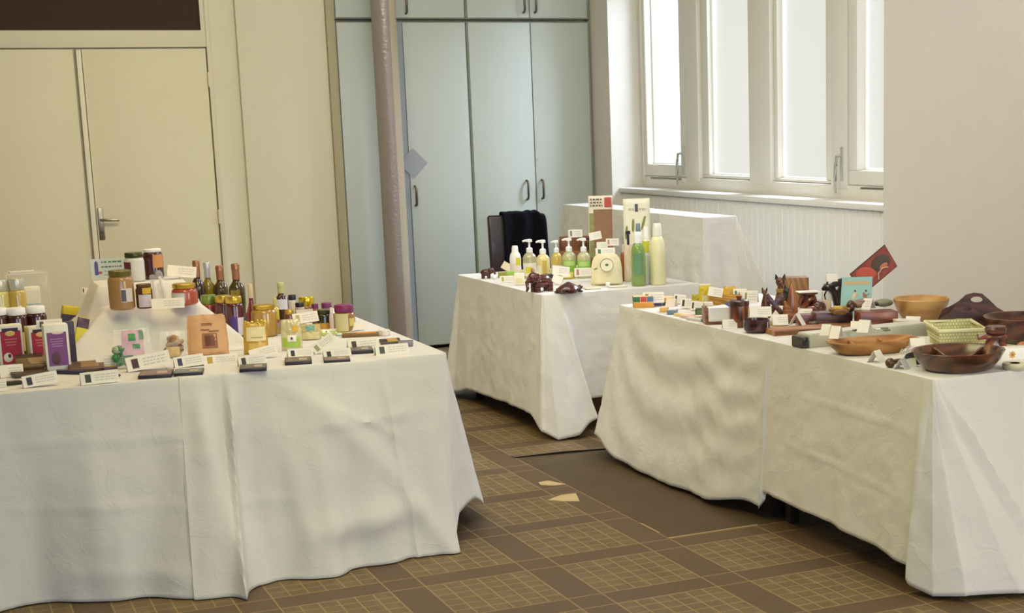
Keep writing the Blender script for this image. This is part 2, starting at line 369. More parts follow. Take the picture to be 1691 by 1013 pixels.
o = MB().box((0, 0, 0), (.155, .002, .155), mat((156, 160, 164), .6), rot=R(0, 45, 0)).build('shade_diamond'); o.location = (3.283, YB-.0205, 1.365); tag(o, 'grey diamond of painted shadow on the cupboard door beside the pillar', 'paper')  # thin grey sheet added as the diamond-shaped shadow beside the pillar

# ------------------------------------------------------------------ floor scraps
def slab(px, mt, z=.003):
    pts = [at(x, y, 0) for x, y in px]; c = sum(pts, Vector())/len(pts)
    mb = MB(); n = len(pts); vs = [(p.x-c.x, p.y-c.y, 0) for p in pts]+[(p.x-c.x, p.y-c.y, z) for p in pts]
    mb.add(vs, [tuple(range(n))[::-1], tuple(range(n, 2*n))]+[(i, (i+1) % n, (i+1) % n+n, i+n) for i in range(n)], mt); return mb, c
tan = mat((196, 176, 128), .8, var=.1)
mb, c = slab([(889, 798), (905, 795), (934, 801), (915, 803), (893, 802)], tan); solo(mb, 'tile_shard', 'thin tan shard of floor tile at the edge of the bare patch', 'tile piece', c)
mb, c = slab([(905, 827), (926, 819), (951, 816), (957, 829), (930, 829)], tan); solo(mb, 'tile_shard', 'larger tan triangular tile shard nearer the white cloths', 'tile piece', c)
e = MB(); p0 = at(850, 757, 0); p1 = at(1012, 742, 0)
e.sheet(lambda a, b: Vector((p0.x+(p1.x-p0.x)*a, p0.y+(p1.y-p0.y)*a+.06*b, .001+.011*(1-b)*(1-.6*abs(2*a-1)))), 12, 3, mat((96, 82, 56), .6))
e.sheet(lambda a, b: Vector((p0.x+(p1.x-p0.x)*a, p0.y+(p1.y-p0.y)*a+.0, .012*b*(1-.6*abs(2*a-1)))), 12, 1, mat((30, 24, 20), .9))  # near-black face paints the shadow line under the lifted edge
struct(e.build('trim_5'), 'lifted edge of the floor covering with a painted shadow line, along the bare patch')
e = MB(); a0 = Vector((2.5527, 5.287, 0)); a1 = Vector((2.95, 5.287, 0))
e.box(((a0+a1)/2)+Vector((0, 0, .001)), (.40, .006, .004), mat((188, 160, 104), .7)); e.box((2.5527, 5.46, .001), (.006, .17, .004), mat((188, 160, 104), .7))
struct(e.build('trim_6'), 'pale broken tile edge bordering the bare patch')

# ------------------------------------------------------------------ tables and cloths
def table(label, x0, x1, y0, y1, zt, group=None, legm=mat((44, 34, 30), .5)):
    t = thing('table', label, 'table', ((x0+x1)/2, (y0+y1)/2, 0), 0, group); a, b = (x1-x0)/2, (y1-y0)/2
    MB().box((0, 0, zt-.014), (2*a, 2*b, .028), mat((150, 120, 84), .5), .004).build('tabletop', t)
    f = MB()
    for s in (-1, 1):
        f.box((0, s*(b-.06), zt-.055), (2*a-.1, .025, .05), legm); f.box((s*(a-.05), 0, zt-.055), (.025, 2*b-.12, .05), legm)
    f.build('apron', t)
    for sx in (-1, 1):
        for sy in (-1, 1): MB().box((sx*(a-.05), sy*(b-.06), (zt-.028)/2), (.042, .042, zt-.028), legm, .004).build('leg', t)
    return t
TT = .738
table('long dark-legged table hidden under the cloths with the jars', -1.55, 1.805, 5.79, 7.56, TT)
table('dark-legged table under the white cloth with the bottles', 2.93, 3.79, 7.50, 8.82, TT)
table('dark-legged table under the cloth end with the boxes', 3.065, 3.83, 5.33, 6.79, TT, 'tables of woodware')
table('dark-legged table under the cloth with the big bowls', 3.045, 3.83, 4.215, 5.31, TT, 'tables of woodware')
def cloth(name, label, st, z0, mt, seed, dens=.014, rows=44, fold=.03, freq=5., wr=.0035, flat_back=None, rad=.012, swag=None, ridges=(), creases=()):
    """st: stations round the edge: (x, y, out_x, out_y, hem_z, fold factor); closed loop; linear between stations with smoothing of the hem."""
    cols = []; n = len(st)
    for i in range(n):
        a = st[i]; b = st[(i+1) % n]
        L = max(math.hypot(b[0]+b[2]-a[0]-a[2], b[1]+b[3]-a[1]-a[3]), math.hypot(b[0]-a[0], b[1]-a[1])); k = max(2, int(L/dens))
        for j in range(k):
            w = j/k; ws = w*w*(3-2*w)
            cols.append([a[q]+(b[q]-a[q])*(w if q < 2 else ws) for q in range(6)]+[L/k, i+w])
    S = 0; mb = MB(); V = []; nr = rows
    for c in cols:
        x, y, ox, oy, hz, ff, ds, ix = c
        l = math.hypot(ox, oy) or 1; nx, ny = ox/l, oy/l; col = []
        for r in range(nr+1):
            t = r/nr; q = t**1.08
            zz = z0-(z0-hz)*t
            if t < .04: zz = z0-rad*(1-math.sqrt(max(0, 1-(t/.04)**2)))-(z0-hz)*t*.4*(t/.04)
            d = fold*ff*(t**.75)*(noise.noise((S*freq, t*1.1, seed))+.5*noise.noise((S*freq*2.3, t*1.6, seed+9)))
            d += wr*(noise.noise((S*9, t*7, seed+3))+.6*noise.noise((S*21+t*8, t*15, seed+5)))*min(1, t*8)
            if swag:
                for (i0, i1, amp, nn, sag) in swag:
                    if i0 <= ix <= i1:
                        w = (ix-i0)/(i1-i0); ph = t-sag*(1-(2*w-1)**2)
                        d += amp*math.sin(2*math.pi*nn*ph)*math.sin(math.pi*w)*max(0, min(1, t*5))*max(0, 1-t*.7)
            for (i0, i1, amp, wid) in ridges:
                w = ix-(i0+(i1-i0)*t); d += amp*math.exp(-(w/wid)**2)*min(1, t*4)
            for (t0, sl, i0, i1, amp, wid) in creases:
                if i0 < ix < i1: d += amp*math.exp(-((t-t0-sl*(ix-i0))/wid)**2)*math.sin(math.pi*(ix-i0)/(i1-i0))**.6
            dm = -.55*q*l if l > .03 else -.004
            d = max(d, dm-.002)
            col.append(Vector((x+ox*q+nx*d, y+oy*q+ny*d, max(zz, .004+.004*abs(noise.noise((S*8, 0, seed)))))))
        V.append(col); S += ds
    N_ = len(V); vs = [p for col in V for p in col]; fs = []
    for i in range(N_):
        i2 = (i+1) % N_
        for r in range(nr): fs.append((i*(nr+1)+r, i2*(nr+1)+r, i2*(nr+1)+r+1, i*(nr+1)+r+1))
    mb.add(vs, fs, mt, True)
    mb.add([V[i][0] for i in range(N_)], [tuple(range(N_))], mt, False)
    o = mb.build(name, None, True)
    sd = o.modifiers.new('thick', 'SOLIDIFY'); sd.thickness = .0015; sd.offset = -1
    return tag(o, label, 'tablecloth', 'white tablecloths')
cm = cloth_mat((209, 208, 202)); cm2 = cloth_mat((224, 222, 213), .24, 'creased_cloth')
ZC = .7425
# cloths over the long front table
cloth('tablecloth', 'white floor-length cloth under the chocolate and tea boxes', [
    (.90, 5.755, .0, -.33, .0, .25), (.84, 5.755, -.01, -.35, .0, .8), (.55, 5.75, 0, -.24, .0, .7), (.25, 5.745, 0, -.13, .0, .6), (.12, 5.745, .02, -.16, .0, .5), (.0, 5.742, 0, -.18, .0, .5), (-.4, 5.74, 0, -.14, .0, .6), (-1.55, 5.74, 0, -.2, .0, .8), (-1.58, 5.75, -.15, -.12, .0, .6),
    (-1.58, 7.58, -.12, .05, .0, .5), (-1.55, 7.6, 0, .1, .0, .5), (.90, 7.6, 0, .1, .0, .5), (.905, 7.58, .02, .02, .3, .2), (.905, 5.78, .02, -.02, .3, .1)], ZC, cm, 3.3, fold=.07, freq=4.2, dens=.016, creases=((.28, -.01, 0, 3.8, .006, .015), (.6, -.02, .6, 3.8, .006, .018), (.9, -.02, 1, 3, .008, .05)))
cloth('tablecloth', 'white floor-length cloth with a heavy seam fold, under the honey jars', [
    (.80, 5.750, -.06, -.36, .0, .2), (.90, 5.748, -.0, -.39, .0, .9), (.96, 5.748, .02, -.27, .0, 1.), (1.15, 5.75, .03, -.27, .0, .9), (1.5, 5.755, .03, -.25, .0, .7), (1.74, 5.757, .02, -.235, .0, .5), (1.815, 5.76, -.06, -.22, .03, .3), (1.825, 5.762, -.02, -.14, .13, .2),
    (1.828, 5.768, .10, .02, .14, .2), (1.829, 5.80, .21, .20, .055, .4), (1.829, 6.2, .22, .2, .07, .7), (1.829, 7.5, .16, .1, .08, .8), (1.825, 7.57, .1, .1, .05, .6), (1.80, 7.575, .02, .12, .05, .5), (.86, 7.575, 0, .1, .05, .5), (.80, 7.56, -.01, .01, .72, 0), (.795, 5.78, -.01, -.02, .68, 0)],
    ZC+.0015, cm, 8.1, fold=.075, freq=4.6, dens=.014, ridges=((.6, .9, .035, .35), (2.2, 1.1, .05, .2), (3.0, 4.9, .018, .2), (3.9, 3.2, .03, .5), (4.2, 4.3, .012, .05)), creases=((.30, -.01, 3.1, 4.9, .008, .022), (.80, -.03, 2.9, 4.6, .030, .07), (.17, .22, 3.3, 4.5, .008, .02), (.62, 0, 1.5, 3, .006, .02)))
# cloth of the bottle table
cloth('tablecloth', 'white cloth with a long hanging corner, under the soaps and bottles', [
    (3.815, 7.445, .0, -.03, .19, .3), (3.4, 7.45, 0, -.04, .19, .5), (3.08, 7.455, .02, -.05, .18, .4), (2.98, 7.46, .13, -.15, .09, .3), (2.93, 7.462, .07, -.20, .02, .3), (2.912, 7.468, -.02, -.19, .005, .3), (2.908, 7.476, -.07, -.11, .04, .3), (2.905, 7.50, -.07, .02, .11, .3),
    (2.902, 7.75, -.05, 0, .105, .5), (2.900, 8.55, -.06, 0, .09, .5), (2.90, 8.78, -.08, -.02, .05, .5), (2.90, 8.83, -.13, .02, .004, .5), (2.91, 8.845, -.10, .12, .004, .5), (2.94, 8.85, .02, .14, .04, .4), (3.80, 8.85, 0, .05, .12, .4), (3.817, 8.83, -.0, 0, .12, .0), (3.817, 7.47, -.0, 0, .12, .0)],
    ZC, cm2, 5.7, fold=.024, freq=5.5, dens=.010, ridges=((3.0, 3.0, .02, .25), (6.2, 6.2, .016, .25)))
# cloths over the woodware tables
cloth('tablecloth', 'white cloth hanging in loose swags, under the boxes and carvings', [
    (3.03, 5.30, -.035, .02, .055, .3), (3.032, 5.36, -.06, .03, .07, .5), (3.035, 5.75, -.10, 0, .02, .5), (3.04, 6.2, -.12, 0, .015, .4), (3.045, 6.55, -.13, .03, .03, .4), (3.05, 6.79, -.14, .06, .11, .4), (3.055, 6.812, -.06, .13, .10, .4), (3.08, 6.815, 0, .12, .1, .4),
    (3.84, 6.815, 0, .1, .12, .4), (3.845, 6.79, .08, .02, .2, .4), (3.845, 5.34, .05, 0, .2, .4), (3.84, 5.31, .02, -.0, .3, .2), (3.60, 5.305, 0, -.01, .6, .0), (3.3, 5.3, 0, -.01, .6, 0), (3.05, 5.295, -.01, -.01, .3, .1)],
    ZC+.001, cm2, 2.2, fold=.03, freq=6, dens=.012, swag=((1.0, 5.0, .012, 3.0, .5), (0.2, 2.6, .006, 5.0, .3)), ridges=((0.02, 0.05, .02, .12),))
cloth('tablecloth', 'white cloth with a broad pleat at its corner, under the big bowls', [
    (3.03, 5.32, -.03, .02, .12, .1), (3.03, 5.28, -.045, 0, .13, .4), (3.027, 4.9, -.05, 0, .125, .6), (3.022, 4.5, -.05, 0, .11, .5), (3.018, 4.26, -.055, -.0, .09, .4), (3.017, 4.205, -.075, .01, .035, .2), (3.018, 4.198, -.04, -.07, .015, .3), (3.021, 4.194, .04, -.15, .025, .3), (3.024, 4.1935, .22, -.20, .02, .3),
    (3.035, 4.1935, .32, -.20, .015, .3), (3.10, 4.194, .33, -.14, .04, .4), (3.4, 4.20, .12, -.13, .05, .5), (3.83, 4.205, 0, -.12, .05, .6), (3.845, 4.22, .1, -.08, .03, .5), (3.845, 4.26, .1, 0, .1, .5), (3.845, 5.3, .05, 0, .2, .4), (3.84, 5.33, 0, .01, .5, .1), (3.05, 5.33, 0, .01, .5, .1)],
    ZC+.0022, cm2, 6.4, fold=.022, freq=6, dens=.010, ridges=((8.5, 9.7, .045, .13), (4.7, 4.6, .014, .22), (7.2, 7.6, -.02, .4)), creases=((.3, 0, 1.5, 4, .005, .012), (.62, .02, 1.2, 4, .005, .012)))
ul = MB()
def _ul(a, b):
    p = Vector((3.02+.22*a, 4.22-.13*a+.03*math.sin(9*a), 0)); return Vector((p.x, p.y+.012*noise.noise((a*14, b, 1)), .005+.16*(1-b)))
ul.sheet(_ul, 20, 6, cloth_mat((206, 212, 210), .3, 'under_cloth')); solo(ul, 'under_cloth', 'bluish white under-cloth showing below the pleated corner', 'tablecloth', (.0, -.0, 0))
# raised display behind the bottles: crate shelf under its own cloth
sh = thing('shelf_unit', 'narrow wooden shelf unit under the tall white cloth by the window', 'shelf', (3.93, 8.40, 0))
MB().box((0, 0, 1.07), (.19, 1.86, .03), mat((120, 92, 60), .6)).build('top', sh)
for y in (-.9, .9): MB().box((0, y, .53), (.18, .03, 1.05), mat((120, 92, 60), .6)).build('side_panel', sh)
cloth('tablecloth', 'white cloth draped high over the shelf unit under the window', [
    (3.826, 7.41, -.005, -.005, .70, .1), (3.824, 7.425, -.006, 0, .70, .1), (3.822, 8.3, -.006, 0, .70, .2), (3.82, 9.36, -.04, 0, .66, .4), (3.822, 9.39, -.05, .03, .6, .3), (3.83, 9.395, 0, .05, .4, .4), (4.0, 9.395, 0, .06, .3, .4), (4.03, 9.37, .05, .02, .2, .4),
    (4.035, 7.5, .06, .05, .2, .4), (4.035, 7.435, .10, -.45, .30, .5), (4.033, 7.42, .03, -.66, .36, .4), (4.028, 7.408, .01, -.40, .36, .5), (4.018, 7.405, 0, -.12, .34, .5), (3.95, 7.404, .0, -.06, .34, 1.), (3.86, 7.403, -.01, -.05, .36, 1.)],
    1.10, cm, 4.4, fold=.035, freq=9, dens=.008)
# carton under the bottle table
ct = thing('cardboard_box', 'brown cardboard carton on the floor under the bottle table', 'box', (3.42, 7.86, .004))
MB().box((0, 0, .14), (.46, .34, .28), mat((150, 116, 78), .85, var=.08), .004).build('carton_body', ct)
MB().box((0, -.171, .2), (.46, .002, .035), mat((176, 146, 104), .5)).build('tape', ct)

# ------------------------------------------------------------------ chair and jacket
lea = mat((58, 44, 50), .38, coat=.2); legm = mat((40, 34, 34), .4, .3)
ch = thing('chair', 'dark brown leather chair in front of the blue cupboards', 'chair', (3.765, 9.95, 0), -6)
MB().box((0, 0, .445), (.42, .42, .06), lea, .022, seg=3).build('seat', ch)
def _bk():
    mb = MB(); mb.box((0, .215, .765), (.42, .045, .48), lea, .02, rot=R(-5), seg=3); return mb
_bk().build('backrest', ch)
for sx in (-1, 1):
    MB().tube([(sx*.18, -.17, .42), (sx*.19, -.185, 0)], .013, legm).build('leg', ch)
    MB().tube([(sx*.18, .17, .42), (sx*.19, .20, 0)], .013, legm).build('leg', ch)
    MB().tube([(sx*.18, .2, .40), (sx*.18, .215, .6)], .012, legm).build('back_post', ch)
jk = MB(); jm = mat((20, 18, 24), .95, spec=.1)
def _jk(a, b):
    s = (b-.40)*.95; x = -.115+.30*a+.02*noise.noise((a*3, b*2, 5))+max(0, b-.42)*(.08*a-.0)
    th = .05+.012*noise.noise((a*9, b*9, 2))
    fold_ = .022*math.sin(a*13+b*3)*min(1, abs(s)*6)
    if abs(s) < .05: y = s/.05*th; z = 1.028+.01*noise.noise((a*7, 1, 3))-(.012*(s/.05)**2)
    else: y = math.copysign(th, s)+fold_; z = 1.016-(abs(s)-.05)
    return Vector((x, .215-y*1.0-.03*(1.0-z)*.3, z-.006+.015*noise.noise((a*4, 8, 1))-.03*(a > .8)*(a-.8)*5))
jk.sheet(_jk, 36, 40, jm)
jo = solo(jk, 'jacket', 'black jacket hung over the back of the leather chair', 'jacket', ch.location, -6)
sd = jo.modifiers.new('thick', 'SOLIDIFY'); sd.thickness = .012; sd.offset = 0

# ================================================================== things on the tables
WHITE = (230, 225, 212); paper = mat(WHITE, .8); paper2 = mat((232, 220, 204), .8); ink = mat((184, 182, 182), .8); inkd = mat((52, 46, 58), .7)
gold = mat((204, 172, 70), .3, .8); plast = mat((240, 240, 236), .35); clear = clear_mat(); cleard = clear_mat((250, 250, 245), .2, .08, 'crinkled_clear')
DW1, DW2 = (58, 26, 18), (104, 52, 34); dwood = wood((52, 24, 18), (98, 48, 32)); mwood = wood((112, 64, 36), (150, 94, 54)); lwood = wood((176, 122, 62), (206, 156, 90), 14)
rwood = wood((84, 36, 24), (132, 66, 40), 12); choc = mat((62, 40, 34), .4); darkpk = mat((44, 38, 46), .35)

def strokes(mb, x0, x1, z0, z1, n, y, mt, tilt=None, thick=.16):
    """rows of illegible print as thin raised strokes on a face at local y"""
    hh = (z1-z0)/n
    for i in range(n):
        z = z0+(i+.5)*hh; x = x0
        while x < x1:
            w = min(random.uniform(.06, .22)*(x1-x0), x1-x)
            p = [(x, y, z-hh*thick), (x+w, y, z-hh*thick), (x+w, y, z+hh*thick), (x, y, z+hh*thick)]
            if tilt: p = [tilt(q) for q in p]
            mb.quad(p, mt); x += w+random.uniform(.03, .07)*(x1-x0)
_tag_n = {}
def card(label, s, wpx, hpx, yaw=None, group='price cards', pic=(70, 62, 70), roll=0, lean=24, pm=paper, z=None, text=True):
    """folded paper price card: two leaning leaves, a little picture and print on the front leaf"""
    w = s.w(wpx); h = s.w(hpx)*1.02; t = math.radians(lean); d = h*math.tan(t)
    tl = lambda q: (q[0], -d+ (q[2]/h)*d + q[1], q[2])
    mb = MB(); th = .0008
    mb.add([(-w/2, -d, 0), (w/2, -d, 0), (w/2, 0, h), (-w/2, 0, h), (-w/2, -d+th*3, 0), (w/2, -d+th*3, 0), (w/2, th*2, h), (-w/2, th*2, h)], [(0, 1, 2, 3), (7, 6, 5, 4), (0, 3, 7, 4), (1, 5, 6, 2), (0, 4, 5, 1)], pm)
    mb.add([(-w/2, d, 0), (w/2, d, 0), (w/2, 0, h), (-w/2, 0, h), (-w/2, d+th*3, 0), (w/2, d+th*3, 0), (w/2, th*2, h+.0004), (-w/2, th*2, h+.0004)], [(3, 2, 1, 0), (4, 5, 6, 7), (0, 4, 7, 3), (1, 2, 6, 5), (0, 1, 5, 4)], pm)
    e = -.0012
    if pic:
        a = -w*.38; b = a+min(w*.15, h*.6)
        mb.quad([tl(q) for q in ((a, e, h*.18), (b, e, h*.18), (b, e, h*.84), (a, e, h*.84))], mat(pic, .6))
    if text: strokes(mb, -w*.12, w*.42, h*.2, h*.84, 3, e, ink, tl, .13)
    p = s.p.copy()
    if z is not None: p.z = z
    o = mb.build('price_card'); o.rotation_euler = (0, math.radians(roll), math.radians(s.face if yaw is None else yaw)); o.location = p
    if roll: o.location.z += abs(math.sin(math.radians(roll)))*w/2
    return tag(o, label, 'price card', group)
def tentcard(label, s, wpx, hpx, yaw, **k): return card(label, s, wpx, hpx, yaw, 'small tent cards on the woodware tables', None, lean=32, **k)
def jar(name, label, s, wpx, top, lidc, body, lab=None, lab2=None, group=None, lidh=.17, cat='jar', squat=0, Z=None, yaw=None):
    """glass jar: filled body with shoulder, screw lid, wrapped label"""
    r = s.w(wpx)/2; h = s.h(top); lh = max(.010, h*lidh)
    t = thing(name, label, cat, s.p, s.face if yaw is None else yaw, group); bh = h-lh
    MB().lathe([(r*.86, 0), (r, r*.14), (r, bh-r*.38), (r*.93, bh-r*.16), (r*.80, bh-r*.04), (r*.80, bh)], body, 28).build('jar_body', t)
    MB().lathe([(r*.86, bh-.001), (r*.89, bh+lh*.1), (r*.89, bh+lh*.85), (r*.83, h), (0, h)], lidc, 28).build('lid', t)
    if lab:
        def arc(a0, a1, z0, z1, rr, mt):
            return MB().sheet(lambda u, v: Vector((rr*math.sin(a0+(a1-a0)*u), -rr*math.cos(a0+(a1-a0)*u), z0+(z1-z0)*v)), 14, 1, mt)
        l = arc(lab[1], lab[2], bh*lab[3], bh*lab[4], r*1.012, lab[0]); L = l.build('label', t)
        if lab2: arc(lab2[1], lab2[2], bh*lab2[3], bh*lab2[4], r*1.02, lab2[0]).build('label_panel', L)
    return t
def bottle(name, label, s, wpx, top, body, neck, cap, kind='wine', lab=None, lab2=None, group=None, cat='bottle', flat=1., nk=.44):
    """bottle: body with shoulder and neck; cap or pump; label wrapped on the front"""
    r = s.w(wpx)/2; h = s.h(top); t = thing(name, label, cat, s.p, s.face, group)
    if kind == 'wine':
        b = h*.60; n = r*nk
        MB().lathe([(r*.9, 0), (r, r*.12), (r, b), (r*.93, b+h*.05), (r*.6, b+h*.105), (n, b+h*.14), (n, h*.80)], body, 28, sy=flat).build('bottle_body', t)
        MB().lathe([(n*1.08, h*.76), (n*1.08, h*.9), (n*1.18, h*.905), (n*1.18, h*.985), (n*1.0, h), (0, h)], cap, 20).build('foil_cap', t)
    elif kind == 'pump':
        b = h*.62; n = r*.34
        MB().lathe([(r*.92, 0), (r, r*.1), (r, b*.82), (r*.9, b*.92), (r*.62, b*1.01), (n, b*1.06), (n, b*1.12)], body, 28, sy=flat).build('bottle_body', t)
        p = MB(); p.lathe([(n*1.35, b*1.06), (n*1.35, b*1.22), (n*.9, b*1.26), (n*.45, b*1.28), (n*.45, h*.92), (n*1.3, h*.93), (n*1.25, h*.985), (n*.8, h), (0, h)], cap, 18)
        p.tube([(0, 0, h*.965), (-r*.55, -r*.05, h*.965), (-r*.95, -r*.08, h*.945)], [n*.6, n*.5, n*.35], cap); p.build('pump', t)
    elif kind == 'tall':
        b = h*.80; n = r*.5
        MB().lathe([(r*.9, 0), (r, r*.15), (r*.97, b*.45), (r*1.0, b*.7), (r*.86, b*.88), (r*.66, b*.97), (n, b)], body, 28, sy=flat).build('bottle_body', t)
        MB().lathe([(n*1.15, b-.001), (n*1.1, b+(h-b)*.5), (n*.98, h*.985), (n*.85, h), (0, h)], cap, 20).build('cap', t)
    elif kind == 'round':
        b = h*.55
        MB().lathe([(r*.7, 0), (r, b*.3), (r*.95, b*.6), (r*.5, b*.95), (r*nk, b*1.15), (r*nk, h*.72)], body, 24, sy=flat).build('bottle_body', t)
        MB().lathe([(r*nk*1.1, h*.70), (r*nk*1.15, h*.98), (r*nk*.9, h), (0, h)], cap, 18).build('stopper', t)
    def arc(a0, a1, z0, z1, rr, mt): return MB().sheet(lambda u, v: Vector((rr*math.sin(a0+(a1-a0)*u), -rr*flat*math.cos(a0+(a1-a0)*u), z0+(z1-z0)*v)), 14, 1, mt)
    if lab:
        L = arc(lab[1], lab[2], h*lab[3], h*lab[4], r*1.02, lab[0]).build('label', t)
        if lab2: arc(lab2[1], lab2[2], h*lab2[3], h*lab2[4], r*1.03, lab2[0]).build('label_panel', L)
    return t
def carton(name, label, s, wpx, top, dpt, body, panel=None, pr=(.12, .88, .08, .86), extra=None, yaw=None, group=None, cat='box', side=None, h=None, name_body='box_body'):
    """printed carton with a coloured front panel"""
    w = s.w(wpx); h = h or s.h(top); t = thing(name, label, cat, s.p, s.face if yaw is None else yaw, group)
    MB().box((0, dpt/2, h/2), (w, dpt, h), body, min(.0025, h*.08)).build(name_body, t)
    if panel:
        P = MB(); x0 = -w/2+w*pr[0]; x1 = -w/2+w*pr[1]; P.box(((x0+x1)/2, -.0008, h*(pr[2]+pr[3])/2), (x1-x0, .0016, h*(pr[3]-pr[2])), panel)
        if extra: extra(P, w, h)
        P.build('front_panel', t)
    if side: MB().box((w/2+.0006, dpt/2, h*.5), (.0012, dpt*.7, h*.8), side).build('side_panel', t)
    return t
def flatbar(label, s, wpx, dpt, th, topc, edge=darkpk, yaw=None, group='chocolate bars lying in front of their cards', shade=0.):
    dpt *= 2.2
    """wrapped tablet lying flat: dark edge, printed sleeve on top"""
    w = s.w(wpx); t = thing('chocolate_bar', label, 'chocolate bar', s.p, s.face if yaw is None else yaw, group)
    MB().box((0, dpt/2, th/2), (w, dpt, th), edge, .002).build('wrapper', t)
    b = MB(); b.box((0, dpt/2, th+.0004), (w*.92, dpt*.9, .0009), topc); b.box((w*.18, dpt*.5, th+.001), (w*.3, dpt*.4, .0006), mat((176, 160, 140), .5)); strokes_flat(b, -w*.4, w*.0, dpt*.2, dpt*.8, 3, th+.0012); b.build('sleeve_print', t)
    return t
def strokes_flat(mb, x0, x1, y0, y1, n, z):
    for i in range(n):
        y = y0+(y1-y0)*(i+.5)/n; w = (x1-x0)*random.uniform(.6, 1); mb.quad([(x0, y-.0015, z), (x0+w, y-.0015, z), (x0+w, y+.0015, z), (x0, y+.0015, z)], mat((188, 178, 168), .6))
def pouch(name, label, s, wpx, top, body, dpt=.03, lab=None, labels=(), seed=1, group=None, cat='bag', yaw=None, neck=.35, lean=0, crown=None, contents=None, cn=14, cr=(-.34, .34, .08, .6), cs=1., rnd=0.):
    """soft bag: pillow body pinched at the top seam, printed labels following the front"""
    w = s.w(wpx); h = s.h(top); t = thing(name, label, cat, s.p, s.face if yaw is None else yaw, group)
    def pt(u, v, sgn, k=1.):
        x = (u-.5)*w*(1-.10*v*v-rnd*v**7+.03*noise.noise((v*5, seed, sgn)))
        b = (1-abs(2*u-1)**2.6)*(max(0., 1-v)**.55 if v > .0 else 1)*(min(1, v*9+.35))
        y = sgn*dpt*.5*b*k+.006*noise.noise((u*6, v*6, seed+sgn))*(1-v*.3)
        return Vector((x, y+dpt*.5+h*v*math.tan(math.radians(lean)), v*h*(1+.012*noise.noise((u*7, seed, 2)))))
    m_ = MB(); m_.sheet(lambda u, v: pt(u, v, -1), 16, 16, body); m_.sheet(lambda u, v: pt(u, v, 1), 16, 16, body); m_.build('bag', t, True)
    if contents:
        c = MB()
        for q in range(cn):
            x = random.uniform(cr[0], cr[1])*w; z = random.uniform(cr[2], cr[3])*h
            c.ell((x, dpt*.5+h*(z/h)*math.tan(math.radians(lean)), z), (w*random.uniform(.08, .14)*cs, dpt*.36, h*random.uniform(.05, .1)*cs), random.choice(contents), 10, R(random.uniform(-40, 40), random.uniform(-40, 40), 0))
        c.build('contents', t)
    for i, (u0, u1, v0, v1, mt) in enumerate(labels):
        MB().sheet(lambda u, v: pt(u0+(u1-u0)*u, v0+(v1-v0)*v, -1)+Vector((0, -.0018-.0006*i, 0)), 8, 8, mt).build('label', t)
    if crown:
        c = MB()
        for q in range(16):
            a = random.uniform(-.45, .45)*w; c.ell((a, dpt*.5+h*math.tan(math.radians(lean)), h*random.uniform(.94, 1.04)), (w*.07, .006, h*.06), crown, 8, R(random.uniform(-50, 50), random.uniform(-50, 50), 0))
        c.build('crimped_top', t)
    return t

# ------------------------------------------------------------------ long front table: covered display block
rb = thing('display_block', 'white covered display block carrying the tall jars', 'display stand', (.84, 6.80, T))
def _rz(x, y):      # truncated pyramid with a raised rear step
    fx = min((x-.46)/.19, (1.20-x)/.17); fy = min((y-6.44)/.17, (7.14-y)/.12); f_ = max(0, min(1, fx, fy))
    z = .178*(f_**.9)
    st = max(0, min(1, (y-6.73)/.05, (x-.58)/.06, (1.06-x)/.06, (7.10-y)/.05)); return z+.082*st
mb = MB(); mb.sheet(lambda a, b: Vector((.40+.87*a-.84, 6.34+.80*b-6.80, _rz(.40+.87*a, 6.34+.80*b)+.003*noise.noise((a*9, b*9, 4))*min(1, 4*a, 4*(1-a), 4*b, 4*(1-b))+.001)), 70, 70, cm)
mb.build('cover', rb)
ZF, ZR = T+.180, T+.262
sg = thing('sign_board', 'small white notice with a purple figure standing behind the jars', 'sign', Spot(179, Y=7.02, z=ZR).p, -3)
_s = Spot(179, Y=7.02, z=ZR); w = _s.w(52); h = _s.h(427)
b = MB(); b.box((0, 0, h/2), (w, .004, h), mat((206, 212, 206), .7)); b.build('board', sg)
b = MB(); b.box((-w*.33, -.0025, h*.5), (w*.11, .001, h*.5), mat((92, 84, 150), .7)); b.ell((-w*.33, -.0025, h*.8), (w*.05, .001, h*.1), mat((92, 84, 150), .7), 10); b.box((-w*.22, -.0025, h*.35), (w*.1, .001, h*.12), mat((170, 90, 120), .7)); b.build('figure', sg)
b = MB(); strokes(b, -w*.18, w*.44, h*.5, h*.95, 2, -.0026, mat((92, 130, 116), .7)); strokes(b, -w*.1, w*.44, h*.15, h*.5, 2, -.0026, mat((150, 160, 156), .7)); b.build('lettering', sg)
card('small white tag with a dark mark beside the notice on the display block', Spot(142, Y=7.13, z=T+.2), 12, 9, pic=(50, 50, 60), text=False)
jar('nut_butter_jar', 'large jar of tan nut butter on the display block', Spot(203, base=511, z=ZF), 41, 446, mat((110, 104, 52), .3, .5), mat((160, 122, 72), .3, coat=.4, var=.08), (mat((206, 200, 192), .6), -.05, .95, .24, .64), (mat((90, 84, 96), .6), -.03, .34, .26, .60), lidh=.14)
jar('honey_jar', 'jar with a green lid and white and yellow label behind the nut butter', Spot(224, Y=6.86, z=ZR), 32, 417, mat((70, 74, 40), .3, .5), mat((206, 206, 196), .4), (mat((222, 200, 60), .5), -1.5, -.35, .0, .5), (mat((92, 30, 50), .5), -1.5, -.35, .5, .82), lidh=.16)
jar('honey_jar', 'tall dark honey jar with white lid and orange label, topmost on the display block', Spot(255, Y=6.93, z=ZR), 32, 411, plast, mat((66, 28, 18), .2, coat=.5), (mat((206, 140, 84), .6), -.0, 1.2, .42, .9), lidh=.09)
